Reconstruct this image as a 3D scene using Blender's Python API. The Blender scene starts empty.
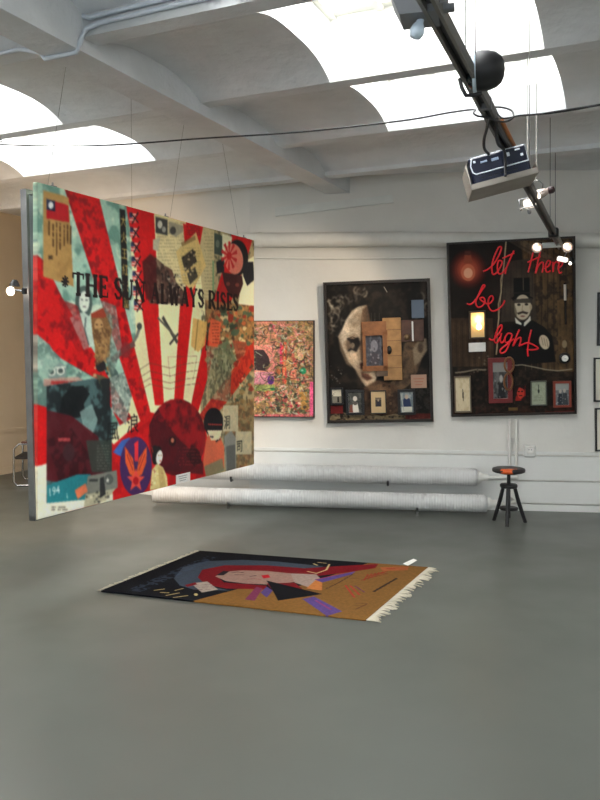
import bpy, math, random
import numpy as np
from mathutils import Vector, Matrix

D = bpy.data
SC = bpy.context.scene
COL = SC.collection

# ------------------------------------------------------------ camera, world, light, exposure
F_PX, CX, HY, EYE = 778.0, 300.0, 355.0, 1.6      # focal length and horizon in the 600x800 frame, eye height
cam_d = D.cameras.new('camera'); cam = D.objects.new('camera', cam_d); COL.objects.link(cam)
cam.location = (0, 0, EYE); cam.rotation_euler = (math.pi / 2, 0, 0)
cam_d.sensor_fit = 'AUTO'; cam_d.sensor_width = 36.0
cam_d.lens = F_PX / 800.0 * 36.0
cam_d.shift_y = (HY - 400.0) / 800.0
cam_d.clip_start = 0.05
SC.camera = cam

world = D.worlds.new('sky'); SC.world = world; world.use_nodes = True
bgn = world.node_tree.nodes['Background']
bgn.inputs[0].default_value = (0.75, 0.86, 1.0, 1); bgn.inputs[1].default_value = 0.6

SKY_PANE = 8.0          # radiance of the daylit skylight panes
SKY_COL = (0.97, 0.985, 1.0)
ADDED_WINDOW_PANE = 4.5       # glow of the unseen windows added behind the camera for light
SC.view_settings.view_transform = 'Standard'; SC.view_settings.look = 'None'
SC.view_settings.exposure = 0.68; SC.view_settings.gamma = 1.0
SC.view_settings.use_curve_mapping = False

def area(name, loc, rot, sx, sy, power, col):
    l = D.lights.new(name, 'AREA'); l.shape = 'RECTANGLE'; l.size = sx; l.size_y = sy; l.energy = power; l.color = col
    o = D.objects.new(name, l); COL.objects.link(o); o.location = loc; o.rotation_euler = rot
    return o

# ------------------------------------------------------------ helpers
def lin(c):
    return tuple(((x / 255.0) / 12.92 if x / 255.0 <= 0.04045 else ((x / 255.0 + 0.055) / 1.055) ** 2.4) for x in c[:3])

_m = {}
def mat(name, rgb, rough=0.6, metal=0.0, spec=0.5, noise=None, bump=None, emit=None, coat=0.0):
    """procedural principled material; noise=(scale, amount, detail), bump=(scale, strength)"""
    if name in _m: return _m[name]
    m = D.materials.new(name); m.use_nodes = True; nt = m.node_tree; n = nt.nodes; b = n['Principled BSDF']
    c = lin(rgb)
    b.inputs['Base Color'].default_value = (*c, 1); b.inputs['Roughness'].default_value = rough
    b.inputs['Metallic'].default_value = metal; b.inputs['Specular IOR Level'].default_value = spec
    b.inputs['Coat Weight'].default_value = coat
    tc = n.new('ShaderNodeTexCoord')
    if noise is None: noise = (6.0, 0.06, 4.0)
    t = n.new('ShaderNodeTexNoise'); t.inputs['Scale'].default_value = noise[0]; t.inputs['Detail'].default_value = noise[2]
    nt.links.new(tc.outputs['Object'], t.inputs['Vector'])
    r = n.new('ShaderNodeValToRGB'); a = noise[1]
    r.color_ramp.elements[0].position = 0.3; r.color_ramp.elements[1].position = 0.7
    r.color_ramp.elements[0].color = (*[x * (1 - a) for x in c], 1); r.color_ramp.elements[1].color = (*[min(1, x * (1 + a)) for x in c], 1)
    nt.links.new(t.outputs['Fac'], r.inputs['Fac']); nt.links.new(r.outputs['Color'], b.inputs['Base Color'])
    if bump:
        t2 = n.new('ShaderNodeTexNoise'); t2.inputs['Scale'].default_value = bump[0]; t2.inputs['Detail'].default_value = 6
        nt.links.new(tc.outputs['Object'], t2.inputs['Vector'])
        bp = n.new('ShaderNodeBump'); bp.inputs['Strength'].default_value = bump[1]; bp.inputs['Distance'].default_value = 0.02
        nt.links.new(t2.outputs['Fac'], bp.inputs['Height']); nt.links.new(bp.outputs['Normal'], b.inputs['Normal'])
    if emit:
        b.inputs['Emission Color'].default_value = (*emit[0], 1); b.inputs['Emission Strength'].default_value = emit[1]
    _m[name] = m
    return m

class MB:
    """collects shapes and links them as ONE mesh object"""
    def __init__(s): s.v = []; s.f = []; s.sm = []
    def add(s, vs, fs, smooth=False):
        k = len(s.v); s.v += [tuple(p) for p in vs]; s.f += [tuple(i + k for i in q) for q in fs]; s.sm += [smooth] * len(fs); return s
    def box(s, c, size, R=None, bev=0.0):
        hx, hy, hz = [x / 2 for x in size]; c = Vector(c)
        if bev <= 0:
            vs = [Vector((sx * hx, sy * hy, sz * hz)) for sz in (-1, 1) for sy in (-1, 1) for sx in (-1, 1)]
            fs = [(0, 2, 3, 1), (4, 5, 7, 6), (0, 1, 5, 4), (2, 6, 7, 3), (0, 4, 6, 2), (1, 3, 7, 5)]
        else:
            b = min(bev, hx * .9, hy * .9, hz * .9); vs = []; idx = {}
            for sx in (-1, 1):
                for sy in (-1, 1):
                    for sz in (-1, 1):
                        for ax in range(3):
                            p = [sx * (hx - b), sy * (hy - b), sz * (hz - b)]
                            p[ax] = (sx * hx, sy * hy, sz * hz)[ax]
                            idx[(sx, sy, sz, ax)] = len(vs); vs.append(Vector(p))
            fs = []
            sg = (-1, 1)
            for ax in range(3):
                o1, o2 = [(1, 2), (2, 0), (0, 1)][ax]
                for q in sg:
                    loop = []
                    for (a1, a2) in ((-1, -1), (1, -1), (1, 1), (-1, 1)):
                        k = [0, 0, 0]; k[ax] = q; k[o1] = a1; k[o2] = a2; loop.append(idx[(*k, ax)])
                    fs.append(tuple(loop if q > 0 else loop[::-1]))
            for ax in range(3):
                o1, o2 = [(1, 2), (2, 0), (0, 1)][ax]
                for a1 in sg:
                    for a2 in sg:
                        k0 = [0, 0, 0]; k0[ax] = -1; k0[o1] = a1; k0[o2] = a2; k1 = list(k0); k1[ax] = 1
                        lp = (idx[(*k0, o1)], idx[(*k1, o1)], idx[(*k1, o2)], idx[(*k0, o2)])
                        fs.append(lp if a1 * a2 < 0 else lp[::-1])
            for sx in sg:
                for sy in sg:
                    for sz in sg:
                        lp = tuple(idx[(sx, sy, sz, ax)] for ax in range(3))
                        fs.append(lp if sx * sy * sz > 0 else lp[::-1])
        if R is not None: vs = [R @ p for p in vs]
        return s.add([p + c for p in vs], fs)
    def tube(s, pts, r, n=10, closed=False, smooth=True):
        pts = [Vector(p) for p in pts]; N = len(pts); rs = r if isinstance(r, (list, tuple)) else [r] * N
        vs = []; up = None
        for i, p in enumerate(pts):
            if closed: t = pts[(i + 1) % N] - pts[i - 1]
            else: t = pts[min(i + 1, N - 1)] - pts[max(i - 1, 0)]
            t.normalize()
            if up is None:
                up = Vector((0, 0, 1)) if abs(t.z) < .9 else Vector((1, 0, 0))
            a = up - t * up.dot(t)
            if a.length < 1e-6: a = t.orthogonal()
            a.normalize(); up = a; b = t.cross(a)
            for k in range(n):
                q = 2 * math.pi * k / n
                vs.append(p + (a * math.cos(q) + b * math.sin(q)) * rs[i])
        fs = []
        for i in range(N if closed else N - 1):
            j = (i + 1) % N
            for k in range(n):
                l = (k + 1) % n; fs.append((i * n + k, i * n + l, j * n + l, j * n + k))
        s.add(vs, fs, smooth)
        if not closed:
            s.add(vs[:n], [tuple(range(n))[::-1]]); s.add(vs[-n:], [tuple(range(n))])
        return s
    def lathe(s, prof, M=None, n=24, smooth=True):
        """prof: (radius, height) pairs about local z"""
        vs = []
        for r, z in prof:
            for k in range(n):
                q = 2 * math.pi * k / n; vs.append(Vector((r * math.cos(q), r * math.sin(q), z)))
        if M is not None: vs = [M @ p for p in vs]
        fs = [(i * n + k, i * n + (k + 1) % n, (i + 1) * n + (k + 1) % n, (i + 1) * n + k) for i in range(len(prof) - 1) for k in range(n)]
        s.add(vs, fs, smooth)
        if prof[0][0] > 1e-4: s.add(vs[:n], [tuple(range(n))[::-1]])
        if prof[-1][0] > 1e-4: s.add(vs[-n:], [tuple(range(n))])
        return s
    def prism(s, poly, d):
        """planar polygon of 3D points swept along d"""
        n = len(poly); a = [Vector(p) for p in poly]; d = Vector(d)
        nr = sum(((a[i].cross(a[(i + 1) % n])) for i in range(n)), Vector())
        if nr.dot(d) < 0: a = a[::-1]
        vs = a + [p + d for p in a]
        fs = [tuple(range(n))[::-1], tuple(range(n, 2 * n))] + [(i, (i + 1) % n, (i + 1) % n + n, i + n) for i in range(n)]
        return s.add(vs, fs)
    def build(s, name, m, parent=None):
        me = D.meshes.new(name); me.from_pydata(s.v, [], s.f); me.materials.append(m)
        me.polygons.foreach_set('use_smooth', s.sm); me.update()
        o = D.objects.new(name, me); COL.objects.link(o)
        if parent: o.parent = parent
        return o

def tag(o, label, cat, group=None):
    o['label'] = label; o['category'] = cat
    if group: o['group'] = group
    return o
def thing(name, label, cat, M=None, group=None):
    o = D.objects.new(name, None); o.empty_display_size = .1; COL.objects.link(o)
    if M is not None: o.matrix_world = M
    return tag(o, label, cat, group)
def struct(o): o['kind'] = 'structure'; return o
def frame(o, x, y, z):
    """matrix with the given origin and axes"""
    M = Matrix.Identity(4)
    for i, a in enumerate((x, y, z)):
        for k in range(3): M[k][i] = a[k]
    for k in range(3): M[k][3] = o[k]
    return M
def T(*p): return Matrix.Translation(Vector(p))
def RX(a): return Matrix.Rotation(math.radians(a), 4, 'X')
def RY(a): return Matrix.Rotation(math.radians(a), 4, 'Y')
def RZ(a): return Matrix.Rotation(math.radians(a), 4, 'Z')

# survey: where a point of the photograph stands, at a distance, on a level plane or on the back wall
def at(x, y, d): return Vector(((x - CX) / F_PX * d, d, EYE + (HY - y) / F_PX * d))
def level(x, y, z): return at(x, y, F_PX * (z - EYE) / (HY - y))
WALL0 = Vector((-0.54, 8.41, 0)); WX = Vector((3.61, -0.46, 0)).normalized(); WN = Vector((WX.y, -WX.x, 0))
def on_wall(x, y, off=0.0):
    r = Vector(((x - CX) / F_PX, 1, (HY - y) / F_PX)); o = Vector((0, 0, EYE))
    t = (WALL0 + WN * off - o).dot(WN) / r.dot(WN)
    return o + r * t
ANG = math.radians(24.5); UD = Vector((math.sin(ANG), math.cos(ANG), 0)); VD = Vector((math.cos(ANG), -math.sin(ANG), 0))
def uv(u, v, z): return UD * u + VD * v + Vector((0, 0, z))
UP = Vector((0, 0, 1))

# ------------------------------------------------------------ painted surfaces (colour attribute on a fine mesh)
def homography(src, dst):
    A = []; b = []
    for (x, y), (u, v) in zip(src, dst):
        A += [[x, y, 1, 0, 0, 0, -u * x, -u * y], [0, 0, 0, x, y, 1, -v * x, -v * y]]; b += [u, v]
    h = np.linalg.solve(np.array(A, float), np.array(b, float)); return np.append(h, 1).reshape(3, 3)

_glyph = {}
def glyph_tris(text):
    """triangles of a text in units of its font size"""
    if text not in _glyph:
        cu = D.curves.new('t', 'FONT'); cu.body = text; cu.resolution_u = 3
        o = D.objects.new('t', cu); COL.objects.link(o)
        dg = bpy.context.evaluated_depsgraph_get(); ev = o.evaluated_get(dg); me = ev.to_mesh(); me.calc_loop_triangles()
        _glyph[text] = [[tuple(me.vertices[i].co[:2]) for i in t.vertices] for t in me.loop_triangles]
        ev.to_mesh_clear(); D.objects.remove(o); D.curves.remove(cu)
    return _glyph[text]

class Art:
    def __init__(s, w, h, quad, bg, seed=1):
        s.w, s.h = w * 2, h * 2
        s.H = homography(quad, [(0, 0), (s.w, 0), (s.w, s.h), (0, s.h)])
        s.a = np.empty((s.h, s.w, 3), np.float32); s.a[:] = bg
        s.rs = np.random.RandomState(seed); s.rnd = random.Random(seed)
    def p(s, pts):
        q = np.c_[np.array(pts, float), np.ones(len(pts))] @ s.H.T; return q[:, :2] / q[:, 2:]
    def unit(s, x, y):
        q = s.p([(x, y)])[0]; return q[0] / s.w, q[1] / s.h
    def nz(s, cell, octaves=3):
        """value noise over the whole sheet, 0..1"""
        out = np.zeros((s.h, s.w), np.float32); tot = 0; amp = 1.0
        for k in range(octaves):
            c = max(2, cell / 2 ** k); gw, gh = int(s.w / c) + 3, int(s.h / c) + 3
            g = s.rs.rand(gh, gw).astype(np.float32)
            xs = np.arange(s.w) / c; ys = np.arange(s.h) / c
            xi = xs.astype(int); yi = ys.astype(int); fx = (xs - xi)[None, :]; fy = (ys - yi)[:, None]
            fx = fx * fx * (3 - 2 * fx); fy = fy * fy * (3 - 2 * fy)
            A = g[yi][:, xi]; B = g[yi][:, xi + 1]; C = g[yi + 1][:, xi]; E = g[yi + 1][:, xi + 1]
            out += amp * ((A * (1 - fx) + B * fx) * (1 - fy) + (C * (1 - fx) + E * fx) * fy); tot += amp; amp *= .55
        return out / tot
    def fillr(s, q, col, a=1.0, tex=None):
        x0, y0 = np.floor(q.min(0)).astype(int) - 1; x1, y1 = np.ceil(q.max(0)).astype(int) + 1
        x0, y0 = max(0, x0), max(0, y0); x1, y1 = min(s.w, x1), min(s.h, y1)
        if x1 <= x0 or y1 <= y0: return
        X = np.arange(x0, x1)[None, :] + .5; Y = np.arange(y0, y1)[:, None] + .5
        ins = np.zeros((y1 - y0, x1 - x0), bool); n = len(q)
        for i in range(n):
            ax, ay = q[i]; bx, by = q[(i + 1) % n]
            if ay == by: continue
            ins ^= ((ay > Y) != (by > Y)) & (X < (bx - ax) * (Y - ay) / (by - ay) + ax)
        al = ins.astype(np.float32) * a
        if tex is not None: al = al * tex[y0:y1, x0:x1]
        al = al[..., None]
        s.a[y0:y1, x0:x1] = s.a[y0:y1, x0:x1] * (1 - al) + np.array(col, np.float32) * al
    def poly(s, pts, col, a=1.0, tex=None): s.fillr(s.p(pts), col, a, tex)
    def rect(s, x0, y0, x1, y1, col, a=1.0, tex=None): s.poly([(x0, y0), (x1, y0), (x1, y1), (x0, y1)], col, a, tex)
    def ell(s, cx, cy, rx, ry, col, a=1.0, rot=0.0, tex=None, n=28):
        c, d = math.cos(math.radians(rot)), math.sin(math.radians(rot)); pts = []
        for k in range(n):
            t = 2 * math.pi * k / n; x, y = rx * math.cos(t), ry * math.sin(t); pts.append((cx + x * c - y * d, cy + x * d + y * c))
        s.poly(pts, col, a, tex)
    def liner(s, q, w, col, a=1.0):
        for i in range(len(q) - 1):
            d = q[i + 1] - q[i]; L = np.hypot(*d)
            if L < 1e-6: continue
            n = np.array([-d[1], d[0]]) / L * w / 2; e = d / L * w * .25
            s.fillr(np.array([q[i] + n - e, q[i + 1] + n + e, q[i + 1] - n + e, q[i] - n - e]), col, a)
    def line(s, pts, w, col, a=1.0):
        """w in raster samples"""
        s.liner(s.p(pts), w, col, a)
    def text(s, txt, x, y, hgt, col, a=1.0, xs=1.0, rot=0.0):
        """baseline-left at a photo point, letter height hgt in raster samples"""
        o = s.p([(x, y)])[0]; c, d = math.cos(math.radians(rot)), math.sin(math.radians(rot)); k = hgt / .7
        for t in glyph_tris(txt):
            s.fillr(np.array([(o[0] + (px * xs * c + py * d) * k, o[1] + (px * xs * d - py * c) * k) for px, py in t]), col, a)
    def scrawl(s, x0, y0, x1, y1, rows, col, w=2.0, a=.8, vertical=False):
        """illegible rows of writing"""
        for r in range(rows):
            t = (r + .5) / rows; u = 0.0
            while u < .97:
                L = s.rnd.uniform(.03, .09)
                if s.rnd.random() < .75:
                    if vertical: A, B = (x0 + (x1 - x0) * t, y0 + (y1 - y0) * u), (x0 + (x1 - x0) * t, y0 + (y1 - y0) * min(1, u + L * .8))
                    else: A, B = (x0 + (x1 - x0) * u, y0 + (y1 - y0) * t), (x0 + (x1 - x0) * min(1, u + L * .8), y0 + (y1 - y0) * t)
                    s.line([A, B], w, col, a)
                u += L
    def scatter(s, x0, y0, x1, y1, n, cols, lo, hi, a=.9, kind='blob'):
        """lo..hi: sizes in photo pixels"""
        R = s.rnd
        for _ in range(n):
            cx, cy = R.uniform(x0, x1), R.uniform(y0, y1); c = R.choice(cols); r = R.uniform(lo, hi)
            if kind == 'blob':
                k = R.randint(5, 8); ph = R.random() * 6
                s.poly([(cx + r * R.uniform(.5, 1.1) * math.cos(ph + 6.283 * i / k), cy + r * R.uniform(.5, 1.1) * math.sin(ph + 6.283 * i / k)) for i in range(k)], c, a)
            else:
                t = R.random() * 3.14
                pts = [(cx, cy)]
                for i in range(4): t += R.uniform(-.7, .7); pts.append((pts[-1][0] + r * .4 * math.cos(t), pts[-1][1] + r * .4 * math.sin(t)))
                s.line(pts, R.uniform(2, 4), c, a)
    def photo(s, pts, base, dark, light, cell=12, a=1.0):
        """patch that reads as a torn photograph: mottled darks and lights"""
        s.poly(pts, base, a)
        s.poly(pts, dark, .85 * a, np.clip((s.nz(cell, 3) - .46) / .12, 0, 1)); s.poly(pts, light, .7 * a, np.clip((s.nz(cell * .6, 3) - .56) / .1, 0, 1))
    def soft(s, k):
        """brush the whole sheet soft"""
        for _ in range(2):
            for ax in (0, 1):
                b = s.a.copy(); n = 1
                for j in range(1, k + 1):
                    b += np.roll(s.a, j, ax) + np.roll(s.a, -j, ax); n += 2
                s.a = b / n
    def grain(s, fine=.2, broad=.14):
        s.a *= (1 + (s.nz(4, 2)[..., None] - .5) * fine * 2) * (1 + (s.nz(50, 3)[..., None] - .5) * broad * 2)
    def sheet(s): return s.a.reshape(s.h // 2, 2, s.w // 2, 2, 3).mean((1, 3))

_pm = {}
def paint_mat(name, rough=.55, spec=.4, coat=0.0, bump=0.0):
    m = D.materials.new(name); m.use_nodes = True; nt = m.node_tree; b = nt.nodes['Principled BSDF']
    at_ = nt.nodes.new('ShaderNodeAttribute'); at_.attribute_name = 'paint'
    nt.links.new(at_.outputs['Color'], b.inputs['Base Color'])
    b.inputs['Roughness'].default_value = rough; b.inputs['Specular IOR Level'].default_value = spec; b.inputs['Coat Weight'].default_value = coat
    if bump:
        tc = nt.nodes.new('ShaderNodeTexCoord'); t = nt.nodes.new('ShaderNodeTexNoise'); t.inputs['Scale'].default_value = bump
        bp = nt.nodes.new('ShaderNodeBump'); bp.inputs['Strength'].default_value = .25; bp.inputs['Distance'].default_value = .01
        nt.links.new(tc.outputs['Object'], t.inputs['Vector']); nt.links.new(t.outputs['Fac'], bp.inputs['Height']); nt.links.new(bp.outputs['Normal'], b.inputs['Normal'])
    return m

def painted_slab(name, art, corners, thick, m, parent):
    """corners TL,TR,BR,BL (local), front towards +normal; the paint turns round the edges on to the sides"""
    img = art.sheet() / 255.0
    img = np.where(img <= 0.04045, img / 12.92, ((np.clip(img, 0, 1) + 0.055) / 1.055) ** 2.4)
    h, w = img.shape[:2]; TL, TR, BR, BL = [np.array(c, float) for c in corners]
    gx = np.linspace(0, 1, w)[None, :, None]; gy = np.linspace(0, 1, h)[:, None, None]
    P = (TL * (1 - gx) + TR * gx) * (1 - gy) + (BL * (1 - gx) + BR * gx) * gy
    nrm = np.cross(BL - TL, TR - TL); nrm /= np.linalg.norm(nrm)
    ring = [(0, i) for i in range(w)] + [(j, w - 1) for j in range(1, h)] + [(h - 1, i) for i in range(w - 2, -1, -1)] + [(j, 0) for j in range(h - 2, 0, -1)]
    rj = np.array([r[0] for r in ring]); ri = np.array([r[1] for r in ring]); nr = len(ring)
    V = np.concatenate([P.reshape(-1, 3), P[rj, ri] - nrm * thick]).astype(np.float32)
    Cc = np.concatenate([img.reshape(-1, 3), img[rj, ri]]); Cc = np.c_[Cc, np.ones(len(Cc))].astype(np.float32)
    idx = np.arange(h * w).reshape(h, w)
    q = np.stack([idx[:-1, :-1], idx[1:, :-1], idx[1:, 1:], idx[:-1, 1:]], -1).reshape(-1, 4)
    a = rj * w + ri; b = np.arange(nr) + h * w; a2 = np.roll(a, -1); b2 = np.roll(b, -1)
    q = np.concatenate([q, np.stack([a, a2, b2, b], -1)])
    c = np.arange(nr) + h * w
    k = [0, w - 1, w - 1 + h - 1, 2 * (w - 1) + h - 1]
    loops = np.concatenate([q.reshape(-1), [c[k[0]], c[k[1]], c[k[2]], c[k[3]]]]).astype(np.int32)
    nf = len(loops) // 4
    me = D.meshes.new(name); me.vertices.add(len(V)); me.vertices.foreach_set('co', V.reshape(-1))
    me.loops.add(len(loops)); me.loops.foreach_set('vertex_index', loops)
    me.polygons.add(nf); me.polygons.foreach_set('loop_start', np.arange(0, nf * 4, 4, dtype=np.int32))
    me.update(calc_edges=True); me.validate()
    ca = me.color_attributes.new('paint', 'FLOAT_COLOR', 'POINT'); ca.data.foreach_set('color', Cc.reshape(-1))
    me.materials.append(m)
    o = D.objects.new(name, me); COL.objects.link(o)
    if parent: o.parent = parent
    return o

# ------------------------------------------------------------ materials
M_WALL = mat('white_wall_paint', (226, 223, 216), .75, noise=(1.6, .05, 6), bump=(9, .25))
M_FARWALL = mat('cream_wall_paint', (205, 190, 165), .8, noise=(1.3, .07, 5), bump=(8, .2))
M_CEIL = mat('rough_ceiling_paint', (222, 224, 226), .85, noise=(3.0, .07, 6), bump=(9, .9))
M_TRIM = mat('white_gloss_trim', (226, 226, 220), .5)
M_PIPE = mat('white_pipe_paint', (224, 222, 215), .5, noise=(5, .05, 4), bump=(6, .2))
M_BLACK = mat('black_plastic', (18, 18, 20), .45)
M_BLACKWOOD = mat('black_stained_wood', (26, 25, 26), .5, noise=(20, .3, 4))
M_ALU = mat('dull_aluminium', (140, 140, 142), .42, metal=.85, noise=(12, .08, 3))
M_GREYMETAL = mat('grey_painted_steel', (120, 122, 126), .5, metal=.2)
M_CHROME = mat('chrome', (190, 190, 190), .15, metal=1.0)
M_CARD = mat('white_card', (238, 236, 230), .7)
M_GLASSW = mat('halogen_glow', (255, 240, 220), .4, emit=((1.0, .86, .68), 5.0))
M_WIRE = mat('steel_wire', (90, 88, 84), .5, metal=.5)
M_THINW = mat('pale_steel_wire', (120, 118, 114), .5, metal=.3)
# ------------------------------------------------------------ the room
V_L, V_R, U_N, U_F = -7.95, 5.5, -3.5, 13.2
Z_RIB, RISE, Z_TOP = 3.40, 0.11, 3.90

fm = mat('grey_green_floor_paint', (83, 86, 80), .3, noise=(.9, .05, 2), spec=.5)
nt = fm.node_tree; nn = nt.nodes; fb = nn['Principled BSDF']
tc = [n for n in nn if n.type == 'TEX_COORD'][0]
t = nn.new('ShaderNodeTexNoise'); t.inputs['Scale'].default_value = 1.7; t.inputs['Detail'].default_value = 3
nt.links.new(tc.outputs['Object'], t.inputs['Vector'])
mr = nn.new('ShaderNodeMapRange'); mr.interpolation_type = 'SMOOTHERSTEP'; mr.inputs['From Min'].default_value = .15; mr.inputs['From Max'].default_value = .85
mr.inputs['To Min'].default_value = .31; mr.inputs['To Max'].default_value = .42
nt.links.new(t.outputs['Fac'], mr.inputs['Value']); nt.links.new(mr.outputs['Result'], fb.inputs['Roughness'])
struct(MB().prism([uv(U_N, V_L, -.1), uv(U_N, V_R, -.1), uv(U_F, V_R, -.1), uv(U_F, V_L, -.1)], (0, 0, .1)).build('floor', fm))

def wall_slab(name, a, b, thick_dir, m, z0=0.0, z1=3.75):
    a, b = Vector((a[0], a[1], z0)), Vector((b[0], b[1], z0)); d = Vector(thick_dir)
    return struct(MB().prism([a, b, b + d, a + d], (0, 0, z1 - z0)).build(name, m))
WA = WALL0.copy()                                       # the wall bends here, behind the hanging painting
kR = (V_R - WALL0.dot(VD)) / WX.dot(VD); WB = WALL0 + WX * kR
wall_slab('wall_back', WA, WB, -WN * .15, M_WALL)
uA = WA.dot(UD); vE = -6.5
wall_slab('wall_back_left', WA, uv(uA, vE, 0), UD * .15, M_WALL)
wall_slab('wall_return', uv(uA, vE, 0), uv(U_F, vE, 0), VD * .15, M_WALL)
wall_slab('wall_left', uv(U_N, V_L, 0), uv(U_F, V_L, 0), -VD * .15, M_FARWALL)
wall_slab('wall_far', uv(U_F, V_L, 0), uv(U_F, V_R, 0), UD * .15, M_FARWALL)
wall_slab('wall_right', uv(U_N, V_R, 0), uv(U_F, V_R, 0), VD * .15, M_WALL)
wall_slab('wall_rear', uv(U_N, V_L, 0), uv(U_N, V_R, 0), -UD * .15, M_WALL)

# ribs, main beam, vaults and skylights
RIBS = [(-2.12, -2.0), (-.77, -.65), (.58, .70), (1.93, 2.05), (3.50, 3.63), (4.76, 4.88), (6.0, 6.12), (7.06, 7.20), (8.85, 8.97), (10.3, 10.42), (11.75, 11.87)]
SKY_V = [(-5.8, -4.2), (-1.95, -.59), (2.1, 3.5)]  # third span lies out of view, its skylights added for light
for u0, u1 in RIBS:
    z0 = {7.06: 3.36}.get(u0, Z_RIB)
    struct(MB().prism([uv(u0, V_L, z0), uv(u1, V_L, z0), uv(u1, V_L, 3.62), uv(u0, V_L, 3.62)], VD * (V_R - V_L)).build('ceiling_rib', M_CEIL))
struct(MB().prism([uv(U_N, -3.2, 3.32), uv(U_N, -2.95, 3.32), uv(U_N, -2.95, 3.6), uv(U_N, -3.2, 3.6)], UD * (U_F - U_N)).build('ceiling_beam', M_CEIL))
edges = [U_N] + [x for r in RIBS for x in r] + [U_F]
bays = [(edges[i], edges[i + 1]) for i in range(0, len(edges), 2)]
def vz(t, bay=-1): return Z_RIB + (.13 if bay == 4 else 0) + RISE * (1 - abs(2 * t - 1) ** 3)
ceil = MB()
lit = [3, 4, 5, 6]                                   # bays with skylights; the first two are unseen, added for light
pane_m = mat('daylit_skylight_glass', (240, 244, 248), .3, emit=(SKY_COL, SKY_PANE))
bar_m = mat('white_glazing_bar', (215, 214, 205), .6)
well_m = mat('white_skylight_lining', (240, 240, 236), .85, noise=(2.5, .05, 5))
wn = 0
NT = 20
for bi, (u0, u1) in enumerate(bays):
    cuts = [V_L]
    if bi in lit:
        for s in SKY_V: cuts += list(s)
    cuts += [V_R]
    if bi == 4:                                            # this bay springs higher, with plain faces down to the ribs
        for u in (u0, u1): ceil.add([uv(u, V_L, Z_RIB), uv(u, V_R, Z_RIB), uv(u, V_R, Z_RIB + .14), uv(u, V_L, Z_RIB + .14)], [(0, 1, 2, 3)])
    for k in range(0, len(cuts), 2):
        v0, v1 = cuts[k], cuts[k + 1]
        vs = []; fs = []
        for i in range(NT + 1):
            u = u0 + (u1 - u0) * i / NT
            vs += [uv(u, v0, vz(i / NT, bi)), uv(u, v1, vz(i / NT, bi))]
        for i in range(NT): fs.append((2 * i, 2 * i + 1, 2 * i + 3, 2 * i + 2))
        ceil.add(vs, fs, True)
    if bi in lit:
        for (v0, v1) in SKY_V:
            wn += 1; w = MB()
            for v in (v0, v1):                             # end walls follow the vault
                crv = [uv(u0 + (u1 - u0) * i / NT, v, vz(i / NT, bi)) for i in range(NT + 1)]
                w.add(crv + [uv(u1, v, Z_TOP + .1), uv(u0, v, Z_TOP + .1)], [tuple(range(NT + 3))])
            for u in (u0, u1):
                w.add([uv(u, v0, Z_RIB), uv(u, v1, Z_RIB), uv(u, v1, Z_TOP + .1), uv(u, v0, Z_TOP + .1)], [(0, 1, 2, 3)])
            root = struct(w.build('window_%d' % wn, well_m))
            MB().prism([uv(u0, v0, Z_TOP), uv(u1, v0, Z_TOP), uv(u1, v1, Z_TOP), uv(u0, v1, Z_TOP)], (0, 0, .02)).build('glass_pane', pane_m, root)
            for i in range(5):
                v = v0 + .02 + (v1 - v0 - .04) * i / 4
                MB().prism([uv(u0, v - .025, Z_TOP - .09), uv(u0, v + .025, Z_TOP - .09), uv(u0, v + .025, Z_TOP), uv(u0, v - .025, Z_TOP)], UD * (u1 - u0)).build('glazing_bar', bar_m, root)
            MB().prism([uv(u1 - .07, v0, Z_TOP - .07), uv(u1, v0, Z_TOP - .07), uv(u1, v0, Z_TOP), uv(u1 - .07, v0, Z_TOP)], VD * (v1 - v0)).build('glazing_bar', bar_m, root)
struct(ceil.build('ceiling', M_CEIL))
# unseen tall windows, added in the rear wall to brighten the room
rp = mat('added_window_glow', (240, 244, 248), .3, emit=((.84, .93, 1.0), ADDED_WINDOW_PANE))
for v in (-5.6, -1.0, 3.4):
    wn += 1; a = U_N + .02
    fr = MB()
    for q in (-.8, 0, .8): fr.prism([uv(a, v + q - .04, .9), uv(a, v + q + .04, .9), uv(a, v + q + .04, 2.9), uv(a, v + q - .04, 2.9)], UD * .06)
    for z in (.9, 1.9, 2.84): fr.prism([uv(a, v - .84, z), uv(a, v + .84, z), uv(a, v + .84, z + .06), uv(a, v - .84, z + .06)], UD * .06)
    root = struct(fr.build('window_%d' % wn, bar_m))
    MB().prism([uv(a, v - .8, .92), uv(a, v + .8, .92), uv(a, v + .8, 2.88), uv(a, v - .8, 2.88)], UD * .015).build('glass_pane', rp, root)

# boards along the foot of the back wall
def wall_board(name, x0, x1, z0, z1, th, m):
    a = WALL0 + WX * x0; b = WALL0 + WX * x1
    return struct(MB().prism([a + UP * z0, b + UP * z0, b + UP * z0 + WN * th, a + UP * z0 + WN * th], UP * (z1 - z0)).build(name, m))
kA, kB = 0.0, kR - .02
M_BOARD = mat('white_board_paint', (226, 226, 222), .6, noise=(2.2, .04, 5), bump=(5, .12))
wall_board('trim_1', kA, kB, .315, .560, .034, M_BOARD)
wall_board('trim_2', kA, kB, .08, .30, .040, M_BOARD)
wall_board('baseboard_back', kA, kB, 0, .066, .055, M_BOARD)
wall_board('trim_3', kA, kB, .574, .604, .022, M_BOARD)
struct(MB().prism([uv(uA, vE, 0), uv(uA, WA.dot(VD), 0), uv(uA - .04, WA.dot(VD), 0), uv(uA - .04, vE, 0)], UP * .066).build('baseboard_back_left', M_BOARD))
for a, z0, z1, nm in ((.02, .0, .09, 'baseboard_left'), (.02, .56, .60, 'trim_4')):
    struct(MB().prism([uv(U_N, V_L, z0), uv(U_F, V_L, z0), uv(U_F, V_L + a, z0), uv(U_N, V_L + a, z0)], UP * (z1 - z0)).build(nm, M_FARWALL))

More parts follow.
